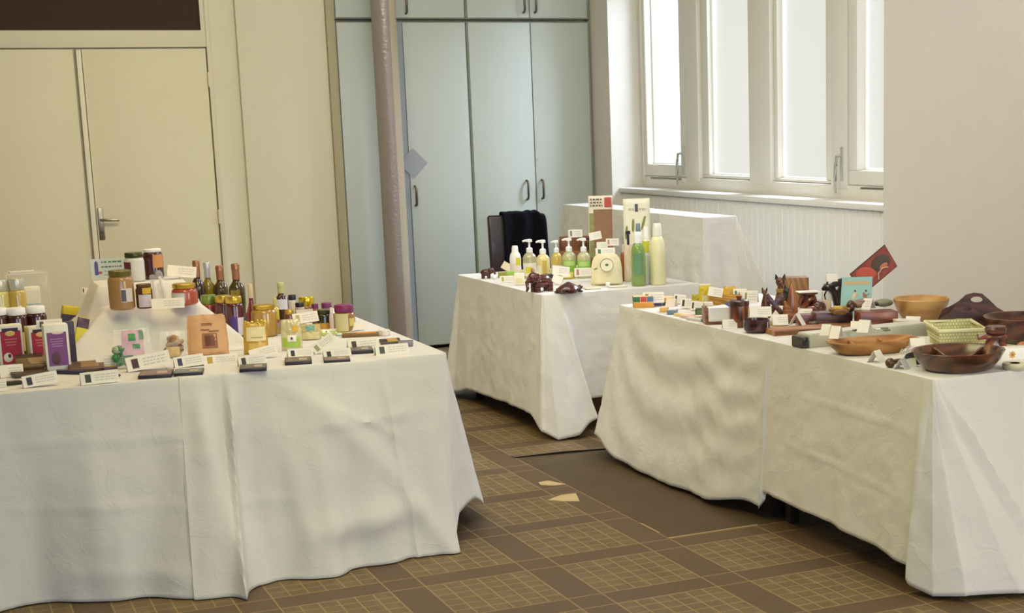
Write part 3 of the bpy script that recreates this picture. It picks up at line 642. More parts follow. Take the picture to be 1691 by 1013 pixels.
jar('jam_jar', 'small dark jar with yellow and violet label beside the nut butter jar', Spot(240, base=509, z=ZF), 27, 469, mat((96, 70, 40), .35), mat((70, 38, 26), .25, coat=.4), (mat((206, 196, 200), .6), -.75, .9, .08, .66), (mat((212, 168, 50), .6), -.2, .9, .7, .98), lidh=.12)
jar('tomato_jar', 'squat jar of red sauce with gold lid at the end of the display block', Spot(306, base=503, z=ZF), 42, 468, gold, mat((166, 72, 44), .3, coat=.4), (mat((206, 206, 198), .6), -1.5, -.0, .15, .75), lidh=.2)
def stick(label, s, wpx, top, ry):
    w = s.w(wpx); h = s.h(top); t = thing('vanilla_tube', label, 'tube', s.p, s.face, 'clear tubes on the display block'); rt = R(0, ry)
    MB().lathe([(w/2, 0), (w/2, h*.9), (w*.3, h)], cleard, 14, rot=rt, org=(0, 0, .004)).build('tube_body', t)
    MB().lathe([(w*.2, .004), (w*.2, h*.8)], mat((224, 214, 206), .5), 8, rot=rt, org=(0, 0, .004)).build('contents', t); return t
stick('clear tube leaning to the window side among the jars', Spot(274, base=498, z=ZF), 12, 447, -10)
stick('clear tube standing upright beside the dark jam jar', Spot(258, base=500, z=ZF), 11, 455, -4)
card('long price card in front of the clear tubes on the display block', Spot(278, base=509, z=ZF), 52, 16, pic=None)
card('tilted price card above the red sauce jar', Spot(300, Y=6.86, z=ZR), 46, 17, pic=None, roll=8)

# front row, packs and bars
GC = 'price cards along the table edge'
for lb, x, b, w, h, yaw, roll, pic in (
    ('price card in front of the fanned chocolates by the red tea boxes', 68, 638, 55, 18, 2, -6, (50, 50, 66)),
    ('price card in front of the dark slanting chocolate bar', 165, 633, 60, 19, 2, -1, (58, 60, 54)),
    ('price card behind the assorted chocolate bars', 177, 608, 34, 20, 0, 0, None),
    ('price card lying between the pink sweets bag and the rosy chocolate bar', 247, 611, 70, 22, 0, -7, (70, 40, 50)),
    ('price card behind the bluish chocolate bar', 313, 606, 48, 17, 0, -4, (48, 56, 100)),
    ('price card before the orange pouch, with no chocolate bar', 364, 601, 56, 15, 0, 0, (180, 150, 60)),
    ('price card behind the charcoal bar below the honey pack', 417, 604, 46, 16, 0, -3, (60, 50, 60)),
    ('slanted price card touching the gold topped honey pack', 436, 592, 45, 15, 0, -10, None),
    ('price card behind the widest dark bar past the honey pack', 496, 589, 42, 13, 0, 0, (50, 44, 64)),
    ('steeply tilted price card among the pale bags', 538, 584, 42, 14, 0, -33, (150, 150, 120)),
    ('price card behind the thin bar near the table corner', 557, 590, 46, 12, 0, -2, (44, 40, 46)),
    ('price card behind the bar nearest the purple lidded jar', 600, 577, 52, 17, 0, -1, (66, 56, 60)),
    ('price card at the table corner before the glossy packets', 647, 585, 56, 16, 0, 0, (70, 76, 60)),
    ('price card cut by the picture edge', 3, 645, 16, 18, 0, 0, None),
    ('price card under the red panelled tea box', 20, 622, 36, 19, 0, 0, None)):
    card(lb, Spot(x, base=b), w, h, yaw, GC, pic, roll)
for lb, x, b, w, tc, dp, th in (
    ('rosy topped chocolate bar under the card of the pink sweets', 256, 627, 54, (126, 96, 88), .062, .011),
    ('bluish topped chocolate bar in front of its card', 311, 621, 47, (112, 124, 122), .052, .011),
    ('charcoal chocolate bar below the honey pack', 418, 615, 44, (92, 84, 78), .058, .011),
    ('widest dark chocolate bar past the honey pack', 493, 603, 44, (104, 92, 84), .062, .012),
    ('thin chocolate bar with rosy top near the table corner', 557, 599, 43, (130, 108, 96), .048, .009),
    ('black edged chocolate bar nearest the purple lidded jar', 597, 585, 40, (96, 86, 76), .055, .013)):
    flatbar(lb, Spot(x, base=min(b, 614 if x > 400 else 625)), w, dp, th, mat(tc, .4), yaw=-12)
# the fan of chocolates and bars by the tea boxes
GB = 'loose chocolate bars by the tea boxes'
def bar(label, s, L, wd, th, yaw, c, tilt=0, z=0, accent=None):
    t = thing('chocolate_bar', label, 'chocolate bar', s.p+Vector((0, 0, z+abs(math.sin(math.radians(tilt)))*wd*.45)), yaw, GB)
    MB().box((0, 0, th/2), (L, wd, th), c, .003, rot=R(tilt)).build('wrapper', t)
    if accent: MB().box((0, 0, 0), (L*.5, wd*.7, .001), accent, rot=R(tilt), ).build('sleeve_print', t).location = (L*.1, 0, th+.001)
    return t
bar('dark bronze chocolate bar, lowest of the fan by the tea boxes', Spot(48, base=620), .13, .09, .013, 14, mat((74, 56, 36), .35), 6)
bar('brown patterned chocolate bar on top of the fan by the tea boxes', Spot(58, base=615), .12, .09, .013, 6, mat((108, 84, 54), .35), 14, .020, mat((150, 126, 86), .4))
bar('blackish chocolate bar at the back of the fan', Spot(50, base=609), .10, .08, .012, 0, mat((64, 50, 34), .35), 9, .030)
bar('dark bar cut by the picture edge near its card', Spot(14, base=636), .09, .04, .012, 10, mat((48, 42, 36), .35), 0, 0, mat((120, 104, 76), .4))
bar('navy chocolate bar slanting towards the viewer beside the purple box', Spot(114, base=617), .125, .035, .012, -42, mat((44, 40, 66), .35))
bar('long brown chocolate bar behind the navy one', Spot(143, base=612), .13, .085, .014, -4, mat((92, 66, 48), .35), 13, 0, mat((140, 110, 76), .4))
bar('short gold and purple chocolate bar by the long brown one', Spot(182, base=612), .05, .04, .014, 0, mat((84, 48, 50), .3), 0, 0, gold)
o = MB().ell((0, 0, .006), (.008, .006, .006), choc, 10); solo(o, 'sweet', 'single brown sweet lying past the end of its price card', 'sweet', Spot(196, base=623).p)
# tea boxes
def _tea(c2):
    def ex(P, w, h):
        P.ell((0, -.0012, h*.80), (w*.22, .0014, h*.07), mat((222, 186, 120), .5), 14)
        for i in range(3): P.box((0, -.0018, h*(.66-.07*i)), (w*(.5-.06*i), .0006, h*.018), mat((206, 140, 130), .5))
        P.ell((-w*.16, -.0012, h*.22), (w*.20, .0016, h*.12), mat((226, 220, 214), .5), 14); P.ell((-w*.10, -.0026, h*.26), (w*.07, .0016, h*.05), mat((70, 44, 30), .5), 10)
        P.box((0, -.0012, h*.885), (w*.66, .001, h*.09), mat(c2, .5))
    return ex
GT = 'tea boxes standing at the table edge'
wb = mat((228, 226, 210), .55)
carton('tea_box', 'white tea box with a red panel, nearer the picture edge', Spot(22, base=605), 38, 537, .06, wb, mat((166, 32, 58), .5), (.1, .92, .06, .86), _tea((52, 40, 62)), 3, GT, side=mat((196, 200, 172), .6))
carton('tea_box', 'white tea box with a red panel behind the purple one', Spot(72, base=604), 36, 539, .06, wb, mat((166, 32, 58), .5), (.1, .92, .06, .86), _tea((52, 40, 62)), 3, GT)
def _pur(P, w, h):
    for i in range(4): P.box((0, -.0018, h*(.70-.05*i)), (w*(.56-.05*i), .0006, h*.014), mat((176, 140, 176), .5))
    P.ell((w*.05, -.0012, h*.83), (w*.26, .0014, h*.035), mat((222, 206, 190), .5), 12); P.ell((-w*.1, -.0014, h*.3), (w*.2, .0014, h*.14), mat((84, 50, 66), .5), 12)
carton('tea_box', 'white tea box with a purple panel', Spot(99, base=615), 38, 536, .06, wb, mat((122, 66, 124), .5), (.1, .9, .14, .84), _pur, 4, GT)
carton('cocoa_box', 'navy box standing behind the purple tea box', Spot(108, base=600), 38, 532, .03, mat((52, 46, 66), .45), None, yaw=3, group=None)
carton('tea_box', 'yellow box squeezed between the two red tea boxes', Spot(53, base=602), 10, 540, .05, mat((206, 200, 90), .5), None, yaw=3)
carton('tea_box', 'blue marked white box cut by the picture edge', Spot(0, base=606), 8, 541, .05, mat((226, 224, 214), .55), mat((92, 96, 140), .5), (.1, .9, .2, .8), yaw=3)
_s = Spot(89, base=612); o = card('price card clipped over the tops of the tea boxes', _s, 40, 14, 3, GC, (90, 60, 80), 0, z=T+.163, lean=8)
# yellow packs leaning on the block
def leaner(name, label, s, L, wd, th, yaw, ry, c1, c2):
    t = thing(name, label, 'pack', s.p, yaw); q = R(-16, ry)
    MB().box((0, 0, 0), (wd, th, L), c1, .003, rot=q, org=None) if 0 else None
    m_ = MB(); m_.box(q @ Vector((0, 0, L*.5)), (wd, th, L), c1, .003, rot=q); m_.build('pack_body', t)
    m_ = MB(); m_.box(q @ Vector((0, 0, L*.86)), (wd*1.02, th*1.05, L*.27), c2, .003, rot=q); m_.build('printed_band', t); MB().box(q @ Vector((0, -th*.52, L*.25)), (wd*.6, .001, L*.2), mat((170, 120, 40), .5), rot=q).build('picture_print', t)
    return t
leaner('coffee_pack', 'yellow and purple pack leaning on the slope of the display block', Spot(127, base=592), .17, .045, .014, 6, 18, mat((208, 196, 44), .4), mat((72, 44, 74), .4))
leaner('coffee_pack', 'olive stick pack leaning behind the white lidded jars', Spot(88, Y=6.8), .14, .022, .012, 10, 48, mat((150, 146, 90), .5), mat((130, 128, 112), .5))
_s = Spot(115, Y=7.36); t = thing('coffee_pack', 'black coffee pack with yellow top at the far side of the table', 'pack', _s.p, 10)
MB().box((0, 0, .045), (.07, .04, .09), mat((48, 38, 58), .4), .006, rot=R(0, 12)).build('pack_body', t); MB().box((.012, 0, .105), (.072, .042, .04), mat((204, 182, 40), .4), .006, rot=R(0, 12)).build('printed_band', t)
o = MB().ell((0, 0, .012), (.010, .008, .012), mat((40, 62, 50), .4), 10); solo(o, 'sweet', 'tiny dark green sweet at the far table side', 'sweet', Spot(101, Y=7.18).p)
# spread jars and glass jars at the picture edge
GJ = 'white lidded dark spread jars'
for lb, x, t_, Y in (('dark spread jar with white lid at the picture edge', 4, 508, 6.62), ('dark spread jar with white lid, middle one of three', 34, 508, 6.62), ('dark spread jar with white lid beside the olive stick pack', 66, 505, 6.66)):
    jar('spread_jar', lb, Spot(x, Y=Y), 33, t_, plast, mat((60, 22, 24), .2, coat=.5), (mat((206, 180, 130), .6), -.6, 1.0, .2, .62), group=GJ, lidh=.13)
for lb, x, t_, Y, w, c in (('glass jar of yellow-green preserve with a tilted white tag, nearest the edge', 8, 462, 7.05, 30, (196, 190, 110)), ('glass jar of amber preserve with a tilted white tag', 36, 460, 7.05, 28, (190, 164, 84))):
    Y += .14
    jar('preserve_jar', lb, Spot(x, Y=Y), w, t_, mat((204, 204, 190), .3, .5), mat(c, .2, coat=.6), group='glass preserve jars')
card('tilted white tag on the amber preserve jar', Spot(38, Y=6.98), 18, 12, 0, 'white tags on the preserve jars', None, -22, z=T+.135, text=False)
card('tilted white tag on the yellow-green preserve jar', Spot(12, Y=6.98), 21, 13, 0, 'white tags on the preserve jars', None, 32, z=T+.115, text=False)
def _lp(P, w, h):
    P.box((0, -.0012, h*.62), (w*.96, .001, h*.14), mat((176, 196, 200), .5)); P.box((0, -.0012, h*.30), (w*.96, .001, h*.26), mat((196, 190, 34), .5))
carton('soap_pack', 'white pack with blue and yellow-green bands beside the preserve jars', Spot(60, Y=7.22), 27, 474, .05, mat((226, 220, 196), .5), mat((228, 224, 206), .5), (.02, .98, .05, .95), _lp, 2)
_s = Spot(53, Y=7.36); t = thing('plastic_box', 'clear plastic box standing behind the preserve jars', 'box', _s.p, 2); w = _s.w(64); h = _s.h(450)
MB().box((0, 0, h/2), (w, .10, h), clear_mat((232, 226, 206), .13), .003).build('box_shell', t)
m_ = MB()
for sx in (-1, 1):
    for sy in (-1, 1): m_.box((sx*w/2, sy*.05, h/2), (.004, .004, h), mat((226, 218, 188), .3))
m_.box((0, -.05, h), (w, .004, .004), mat((226, 218, 188), .3)); m_.box((0, .05, h), (w, .004, .004), mat((226, 218, 188), .3)); m_.box((-w*.1, 0, h+.006), (w*.6, .05, .006), mat((220, 216, 208), .4)); m_.build('edges', t)

# bags in front of the display block
green = mat((58, 134, 74), .4); pinkp = mat((206, 170, 186), .5)
pouch('sweets_bag', 'clear bag of pink sweets with green oval labels', Spot(222, base=609), 62, 546, cleard, .05, labels=((.22, .8, .34, .97, pinkp), (.40, .60, .70, .88, green), (.50, .70, .50, .62, mat((92, 150, 96), .4)), (.70, .82, .72, .95, mat((110, 150, 120), .4))), contents=(green, mat((60, 100, 60), .35), mat((150, 170, 140), .4)), seed=3, lean=14, cr=(-.44, -.1, .06, .5), cs=1.3)
pouch('biscuit_bag', 'clear bag of brown biscuits', Spot(288, base=592), 44, 549, cleard, .045, contents=(mat((120, 84, 56), .6), mat((156, 118, 74), .6), mat((96, 64, 44), .6)), labels=((.22, .72, .06, .42, mat((196, 168, 118), .6)),), seed=5, lean=14, cn=18, cr=(-.3, .3, .15, .75), cs=1.7)
_or = mat((204, 156, 108), .5); 
t = pouch('biscuit_pouch', 'orange pouch with a brown picture square', Spot(345, base=588), 66, 522, _or, .04, labels=((.08, .95, .03, .84, mat((208, 162, 114), .5)), (.36, .74, .18, .55, mat((150, 92, 58), .5)), (.43, .67, .24, .49, mat((110, 66, 46), .5)), (.36, .64, .74, .80, mat((150, 96, 60), .5)), (.34, .56, .62, .65, mat((140, 84, 52), .5)), (.54, .80, .585, .615, mat((140, 84, 52), .5))), seed=6, lean=12)
_s = Spot(424, base=586); 
t = pouch('honey_pack', 'amber honey pack with gold crinkled top and beige label', _s, 40, 534, mat((200, 156, 54), .3, coat=.4), .05, labels=((.12, .93, .42, .86, mat((226, 212, 164), .5)), (.3, .8, .51, .55, mat((186, 152, 80), .5)), (.2, .9, .1, .36, mat((214, 182, 96), .45)), (.6, .85, .04, .1, mat((120, 70, 50), .5))), crown=mat((216, 188, 80), .25, .6), seed=7, lean=4)
pouch('fruit_bag', 'small purple and red labelled bag behind the honey pack', Spot(454, Y=6.75), 24, 529, mat((190, 150, 80), .4), .04, labels=((.1, .9, .45, .95, mat((160, 150, 166), .5)), (.5, .9, .78, .98, mat((168, 44, 66), .5)), (.1, .45, .3, .5, mat((70, 50, 70), .5))), seed=8)
lime = mat((166, 196, 78), .5); daisy = mat((236, 234, 222), .5)
pouch('pasta_bag', 'clear bag with a lime label and white flower beside the honey pack', Spot(483, base=580), 34, 529, clear_mat((224, 216, 170), .62), .05, labels=((.05, .9, .12, .42, lime), (.3, .72, .3, .5, daisy), (.45, .55, .36, .44, mat((70, 60, 50), .5)), (.55, .85, .6, .8, mat((222, 170, 50), .5))), seed=9, lean=6)
pouch('pasta_bag', 'bag with a teal patch and straw coloured contents', Spot(514, Y=6.45), 34, 537, clear_mat((206, 190, 130), .8), .05, labels=((.25, .72, .6, .95, mat((110, 160, 146), .5)), (.1, .9, .05, .5, mat((206, 194, 140), .6))), seed=10, lean=6)
pouch('pasta_bag', 'bag with a lime label close behind the steeply tilted card', Spot(541, Y=6.55), 32, 545, clear_mat((214, 206, 160), .8), .05, labels=((.1, .95, .25, .55, lime), (.22, .62, .5, .9, daisy), (.4, .5, .62, .75, mat((70, 60, 50), .5))), seed=11, lean=6)
pouch('sweets_bag', 'bluish clear bag lying near the purple lidded jar', Spot(565, Y=6.5), 22, 556, clear_mat((150, 180, 180), .7), .06, seed=12)
pouch('tea_packet', 'yellow-green packet near the purple lidded jar', Spot(566, Y=6.62), 26, 551, mat((196, 196, 40), .45), .04, seed=13)
pouch('herb_bag', 'grey-green herb bag behind the slanted honey card', Spot(471, Y=6.85), 26, 532, clear_mat((190, 180, 140), .8), .04, labels=((.2, .7, .3, .6, mat((130, 150, 130), .5)),), seed=14)

# bottles and jars on the far side
copper = mat((168, 116, 86), .3, .6); oil = mat((70, 56, 22), .12, coat=.5); oily = mat((128, 112, 26), .12, coat=.5)
GO = 'foil topped oil bottles'
bottle('oil_bottle', 'dark oil bottle with copper foil, nearest the display block', Spot(332, Y=7.2), 23, 430, mat((56, 36, 26), .12, coat=.5), None, copper, group=GO)
bottle('oil_bottle', 'yellow oil bottle with white foil among the copper topped ones', Spot(349, Y=7.26), 21, 433, oily, None, mat((200, 200, 206), .3, .4), group=GO)
bottle('oil_bottle', 'dark oil bottle with copper foil standing between two other oil bottles', Spot(369, Y=7.24), 24, 438, oil, None, copper, group=GO)
bottle('oil_bottle', 'largest olive oil bottle with copper foil, farthest from the display block', Spot(396, Y=7.05), 26, 435, oil, None, copper, lab=(mat((140, 122, 24), .2), -.9, .35, .12, .6), group=GO)
card('price card leaning against the dark oil bottle by the display block', Spot(339, Y=7.05), 32, 16, 0, GC, None, -14, z=T+.07)
jar('jam_jar', 'jar of red preserve with green lid at the foot of the display block', Spot(349, Y=6.86), 28, 487, mat((120, 140, 60), .3, .5), mat((132, 48, 42), .25, coat=.4), lidh=.2)
jar('jam_jar', 'dark red jam jar with gold lid and white label', Spot(373, Y=6.80), 30, 488, gold, mat((78, 22, 30), .2, coat=.5), (mat((210, 204, 190), .6), -1.1, .2, .1, .55), lidh=.15)
jar('jam_jar', 'dark red jam jar with violet label at the foot of the largest oil bottle', Spot(390, Y=6.72), 30, 489, gold, mat((78, 22, 34), .2, coat=.5), (mat((206, 200, 214), .6), .2, 1.2, .1, .6), (mat((70, 50, 120), .5), -.5, .3, .0, .62), lidh=.15)
bottle('syrup_bottle', 'round flask of red syrup with a pale neck', Spot(418, Y=6.95), 20, 469, mat((122, 32, 42), .15, coat=.5), None, mat((206, 190, 156), .5), 'round', nk=.34)
card('price card leaning beside the red syrup flask', Spot(441, Y=6.85), 30, 15, 0, GC, None, -14, z=T+.03)
jar('honey_jar', 'wide amber honey jar with gold rim behind the honey pack', Spot(438, Y=6.72), 42, 503, gold, mat((170, 134, 62), .2, coat=.5), lidh=.12)
bottle('syrup_bottle', 'dark syrup bottle with pale green neck wearing a white tag', Spot(468, Y=6.95), 22, 466, mat((58, 30, 24), .12, coat=.5), None, mat((190, 190, 130), .35), lab=(mat((214, 216, 224), .6), -.8, 1.0, .42, .64))
bottle('oil_bottle', 'slender bottle of bright yellow oil beside the dark syrup bottle', Spot(457, Y=6.88), 12, 492, mat((208, 192, 50), .15, coat=.5), None, mat((200, 190, 120), .4))
jar('spice_jar', 'small amber spice jar next to the dark syrup bottle', Spot(480, Y=6.72), 16, 511, gold, mat((112, 58, 28), .2, coat=.4))
jar('spice_jar', 'small jar with a dark lid, topmost behind the syrup bottle', Spot(485, Y=7.1), 14, 487, darkpk, mat((206, 202, 190), .3))
jar('spice_jar', 'small jar with a dark lid next to the bright gold lid', Spot(497, Y=6.98), 16, 500, darkpk, mat((190, 176, 160), .3))
jar('honey_jar', 'jar with a bright gold lid behind the folded cards', Spot(508, Y=7.1), 28, 490, mat((222, 194, 50), .22, .7), mat((150, 96, 46), .25, coat=.4), lidh=.3)
jar('jam_jar', 'narrow jar with a purple lid beside the bright gold lid', Spot(522, Y=6.98), 12, 502, mat((108, 44, 92), .4), mat((120, 70, 60), .3), lidh=.2)
jar('jam_jar', 'small jar with a purple lid behind the green lidded jar', Spot(541, Y=6.98), 19, 500, mat((116, 44, 98), .4), mat((140, 96, 80), .3), lidh=.22)
jar('olive_jar', 'blackish olive jar with a golden label', Spot(537, Y=6.72), 28, 511, mat((56, 62, 40), .2, .3), mat((48, 44, 26), .15, coat=.5), (mat((196, 150, 54), .5), -1.2, .8, .05, .5))
card('folded price card before the blackish olive jar', Spot(506, Y=6.7), 42, 16, 0, GC, (170, 160, 120), -4, z=T+.045)
card('plain folded card tucked behind the one before the olive jar', Spot(505, Y=6.85), 28, 12, 0, GC, None, 0, z=T+.055, text=False, pm=mat((206, 198, 188), .8))
jar('chutney_jar', 'large amber jar with a purple lid and beige label', Spot(570, base=547), 35, 503, mat((124, 36, 92), .4), mat((150, 104, 56), .2, coat=.4), (mat((206, 196, 150), .6), -1.4, .35, .05, .95), (mat((206, 190, 110), .6), .45, 1.1, .3, .7), lidh=.27)
bottle('vinegar_bottle', 'slim pinkish clear bottle against the large purple lidded jar', Spot(549, Y=6.66), 8, 508, mat((206, 186, 182), .2, coat=.4), None, mat((226, 220, 210), .4), 'tall')
card('price card against the large purple lidded jar', Spot(588, base=547), 28, 13, -6, GC, None, -8, text=False)
bar('long glossy bar with an orange picture behind the corner cards', Spot(598, base=556), .17, .045, .014, -14, mat((120, 92, 50), .3), 4, 0, mat((206, 140, 60), .4))
bar('dark glossy packet with gold print at the table corner', Spot(645, base=571), .085, .06, .016, -6, mat((58, 48, 44), .3), 12, 0, mat((176, 146, 70), .4))
bar('grey glossy packet at the very table corner', Spot(670, base=572), .06, .05, .016, -20, mat((120, 122, 128), .25), 8)
pouch('sweets_bag', 'small clear bag resting behind the table corner packets', Spot(635, base=556), 20, 545, clear_mat((226, 220, 210), .6), .04, seed=15)

# ================================================================== bottle table: soaps, bottles, carved turtles
GM = 'price cards on the bottle table'
amber = mat((206, 178, 92), .12, coat=.6); ambl = mat((222, 204, 140), .12, coat=.6); oval = mat((214, 206, 60), .5); limeb = mat((140, 196, 74), .3); cream = mat((232, 226, 196), .7)
def walnut_blob(mb, c, r, mt, n=14, rot=None): mb.ell(c, r, mt, n, rot)
bottle('lotion_bottle', 'white lotion bottle with yellow oval, nearest the chair', Spot(852, Y=8.58), 19, 406, mat((238, 232, 226), .4), None, plast, 'tall', (mat((232, 214, 206), .5), -1.0, .9, .12, .40), (oval, .1, 1.0, .34, .6))
bottle('soap_pump_bottle', 'pump bottle of clear liquid soap with a white label, beside the white lotion bottle', Spot(876, Y=8.35), 23, 395, mat((176, 172, 130), .12, coat=.6), None, plast, 'pump', (mat((230, 228, 216), .5), -1.3, 1.3, .06, .40), (oval, -.7, .3, .14, .30))
bottle('soap_pump_bottle', 'pump bottle of golden soap second from the chair', Spot(898, Y=8.15), 23, 396, ambl, None, plast, 'pump', (mat((226, 220, 196), .5), -1.4, -.3, .04, .38), (mat((198, 170, 80), .4), -.1, .5, .1, .5))
bottle('soap_pump_bottle', 'smaller golden pump bottle standing before the brown carton', Spot(920, Y=8.4), 18, 397, amber, None, plast, 'pump', (mat((228, 206, 186), .5), -1.2, 1.2, .05, .30))
bx = Spot(958, Y=8.66); t = thing('display_carton', 'open brown carton behind the green labelled pump bottles', 'box', bx.p, bx.face); w = bx.w(66); h = bx.h(391); br = mat((142, 96, 64), .8, var=.06)
m_ = MB()
for c, d in (((0, 0, .004), (w, .12, .008)), ((0, .058, h/2), (w, .004, h)), ((-w/2, 0, h*.47), (.004, .12, h*.94)), ((w/2, 0, h*.47), (.004, .12, h*.94)), ((0, -.058, h*.3), (w, .004, h*.6))): m_.box(c, d, br)
m_.build('carton_body', t); MB().box((w*.12, .0, h*.93), (w*.3, .05, .012), mat((62, 40, 34), .6)).build('divider', t)
card('price card standing on the open brown carton, farther from the posters', Spot(952, Y=8.62), 23, 12, -20, GM, (120, 110, 90), 0, z=bx.p.z+h+.002)
bx2 = Spot(1000, Y=8.3); t = carton('cardboard_box', 'small brown box with a yellow side under the brown poster', bx2, 26, 381, .10, mat((168, 128, 70), .7), mat((186, 160, 60), .6), (.1, .5, .3, .7))
card('price card leaning over the small brown box', Spot(986, Y=8.2), 20, 12, -20, GM, None, -10, z=bx2.p.z+bx2.h(394))
for lb, x, Y, w_ in (('green labelled pump bottle nearer the chair', 941, 8.25, 23), ('green labelled pump bottle next to the cotton bag', 965, 8.15, 22)):
    bottle('soap_pump_bottle', lb, Spot(x, Y=Y), w_, 393, mat((190, 188, 140), .15, coat=.5), None, plast, 'pump', (limeb, -1.3, 1.3, .1, .44), (mat((188, 214, 130), .4), -.8, .8, .3, .42), 'green labelled pump bottles')
card('front price card between the golden pump bottles and the turtles', Spot(926, Y=8.0), 28, 14, -20, GM, None, 8, z=T+.035)
card('price card below the green labelled bottles', Spot(963, Y=7.95), 28, 13, -20, GM, (170, 120, 100), 0, z=T+.032)
soapw = mat((224, 212, 150), .4, coat=.3); soapy = mat((222, 198, 58), .35, coat=.4)
GS = 'wrapped soaps'
for lb, x, b, w_, h_, c in (('pale yellow wrapped soap behind the carved turtles', 918, 453, 20, 8, soapw), ('bright yellow soap in clear film', 936, 461, 22, 11, soapy), ('cream soap bar before the cotton bag', 962, 458, 28, 10, cream), ('cream soap bar under the price card of the green bottles', 950, 448, 26, 9, cream), ('pale soap bar beside the white lotion bottle', 868, 458, 20, 12, soapw)):
    _s = Spot(x, base=b); m_ = MB(); m_.box((0, .02, _s.w(h_)/2), (_s.w(w_), .045, _s.w(h_)), c, .008, seg=3); t = thing('soap', lb, 'soap', _s.p, -22, GS); m_.build('soap_bar', t); MB().box((0, -.0035, _s.w(h_)*.5), (_s.w(w_)*.6, .001, _s.w(h_)*.5), mat((240, 236, 214), .5)).build('wrapper_label', t)
carton('soap_box', 'pale upright soap box beside the carved turtles', Spot(858, base=471), 17, 452, .035, mat((234, 230, 208), .6), mat((222, 214, 160), .6), (.2, .8, .2, .6))
card('price card lying before the green soap packs', Spot(838, base=466), 25, 10, -20, GM, (170, 160, 90))
card('tilted beige price card behind the green soap packs', Spot(834, base=450), 16, 12, -20, GM, None, 32, pm=mat((216, 198, 166), .8), text=False)
for lb, x, b, c in (('olive green soap pack under the tilted beige card', 830, 459, (140, 140, 50)), ('green and yellow soap pack beside the tilted beige card', 843, 457, (160, 190, 90))):
    _s = Spot(x, base=b); t = thing('soap_pack', lb, 'soap', _s.p, -18, 'green soap packs'); MB().box((0, .02, .016), (.05, .04, .032), mat(c, .5), .004).build('soap_bar', t); MB().box((0, .02, .0325), (.035, .03, .001), mat((206, 206, 150), .5)).build('wrapper_label', t)
o = MB().ell((0, 0, .012), (.016, .014, .014), plast, 12); solo(o, 'shell', 'small white lump next to the little carved bowl', 'shell', Spot(817, base=461).p)
t = thing('carved_animal', 'small dark carved elephant at the table end by the chair', 'carving', Spot(803, base=460).p, -30); cw = wood((62, 28, 22), (96, 50, 38))
b = MB(); b.ell((0, 0, .034), (.034, .022, .021), cw); b.ell((.03, -.002, .045), (.018, .016, .018), cw)
for sx in (-.018, .016):
    for sy in (-.012, .012): b.cyl((sx, sy, 0), (sx, sy, .03), .008, cw, 8)
b.tube([(.042, 0, .045), (.052, 0, .03), (.05, 0, .012), (.055, 0, .006)], [.008, .007, .005, .004], cw); b.build('body', t)
for sy in (-.016, .016): MB().ell((.024, sy, .047), (.012, .004, .014), cw, 10, R(0, 0, 20 if sy > 0 else -20)).build('ear', t)
def turtle(label, s, L, yaw, dome):
    t = thing('carved_turtle', label, 'carving', s.p, yaw, 'dark carved turtles'); dw = wood((44, 18, 16), (96, 46, 36), 26, .22, .5)
    prof = [(L*.46, L*.10), (L*.5, L*.14), (L*.46, L*.2), (L*.36, L*.29), (L*.2, L*.36), (L*.06, L*(.39+dome)), (0, L*(.40+dome))]
    m_ = MB(); m_.lathe(prof, dw, 30, sy=.85)
    for k in range(14):
        a = k/14*2*math.pi; m_.ell((L*.485*math.cos(a), L*.485*.85*math.sin(a), L*.145), (L*.055, L*.055, L*.05), dw, 8)
    m_.build('shell', t); MB().lathe([(L*.36, 0), (L*.46, L*.10), (L*.47, L*.135)], dw, 28, sy=.85).build('belly', t)
    MB().ell((L*.60, 0, L*.17), (L*.15, L*.10, L*.10), dw, 12).build('head', t)
    for a in (40, 140, 220, 320): MB().ell((L*.45*math.cos(math.radians(a)), L*.45*math.sin(math.radians(a)), L*.05), (L*.12, L*.07, L*.05), dw, 10, R(0, 0, a)).build('foot', t)
    return t
turtle('dark carved turtle with a ridged domed shell, nearest the table corner', Spot(939, base=484), .135, 20, .04)
t = thing('carved_elephant', 'dark glossy carved elephant with a round head, beside the turtle', 'carving', Spot(890, base=482).p, 12); dw = wood((48, 20, 18), (110, 54, 42), 24, .2, .5)
m_ = MB(); m_.ell((.02, 0, .055), (.062, .036, .036), dw); m_.ell((-.035, -.004, .075), (.032, .03, .032), dw)
for sx in (-.02, .06):
    for sy in (-.022, .022): m_.cyl((sx, sy, 0), (sx, sy, .05), .015, dw, 10, .014)
m_.tube([(-.06, -.01, .075), (-.082, -.014, .055), (-.08, -.016, .025), (-.09, -.02, .01)], [.014, .012, .009, .006], dw); m_.build('body', t)
MB().ell((-.028, -.034, .078), (.022, .006, .026), dw, 12, R(0, 0, 15)).build('ear', t); MB().ell((-.02, .03, .078), (.022, .006, .026), dw, 12).build('ear', t)
t = thing('carved_bird', 'small carved bird perched behind the glossy elephant', 'carving', Spot(880, base=470).p, 0); m_ = MB(); m_.ell((0, 0, .035), (.018, .014, .035), dw); m_.ell((0, -.004, .078), (.012, .012, .013), mat((150, 110, 60), .4)); m_.build('body', t); MB().cyl((0, -.014, .078), (0, -.028, .074), .004, mat((196, 170, 110), .4), 8, .001).build('beak', t)
jar('cream_jar', 'low cream pot with a black lid behind the glossy elephant', Spot(905, base=467), 22, 453, darkpk, mat((226, 214, 190), .4), lidh=.5)
card('bright white tag next to the ridged turtle', Spot(919, base=470), 17, 12, -30, GM, None, 20, text=False)
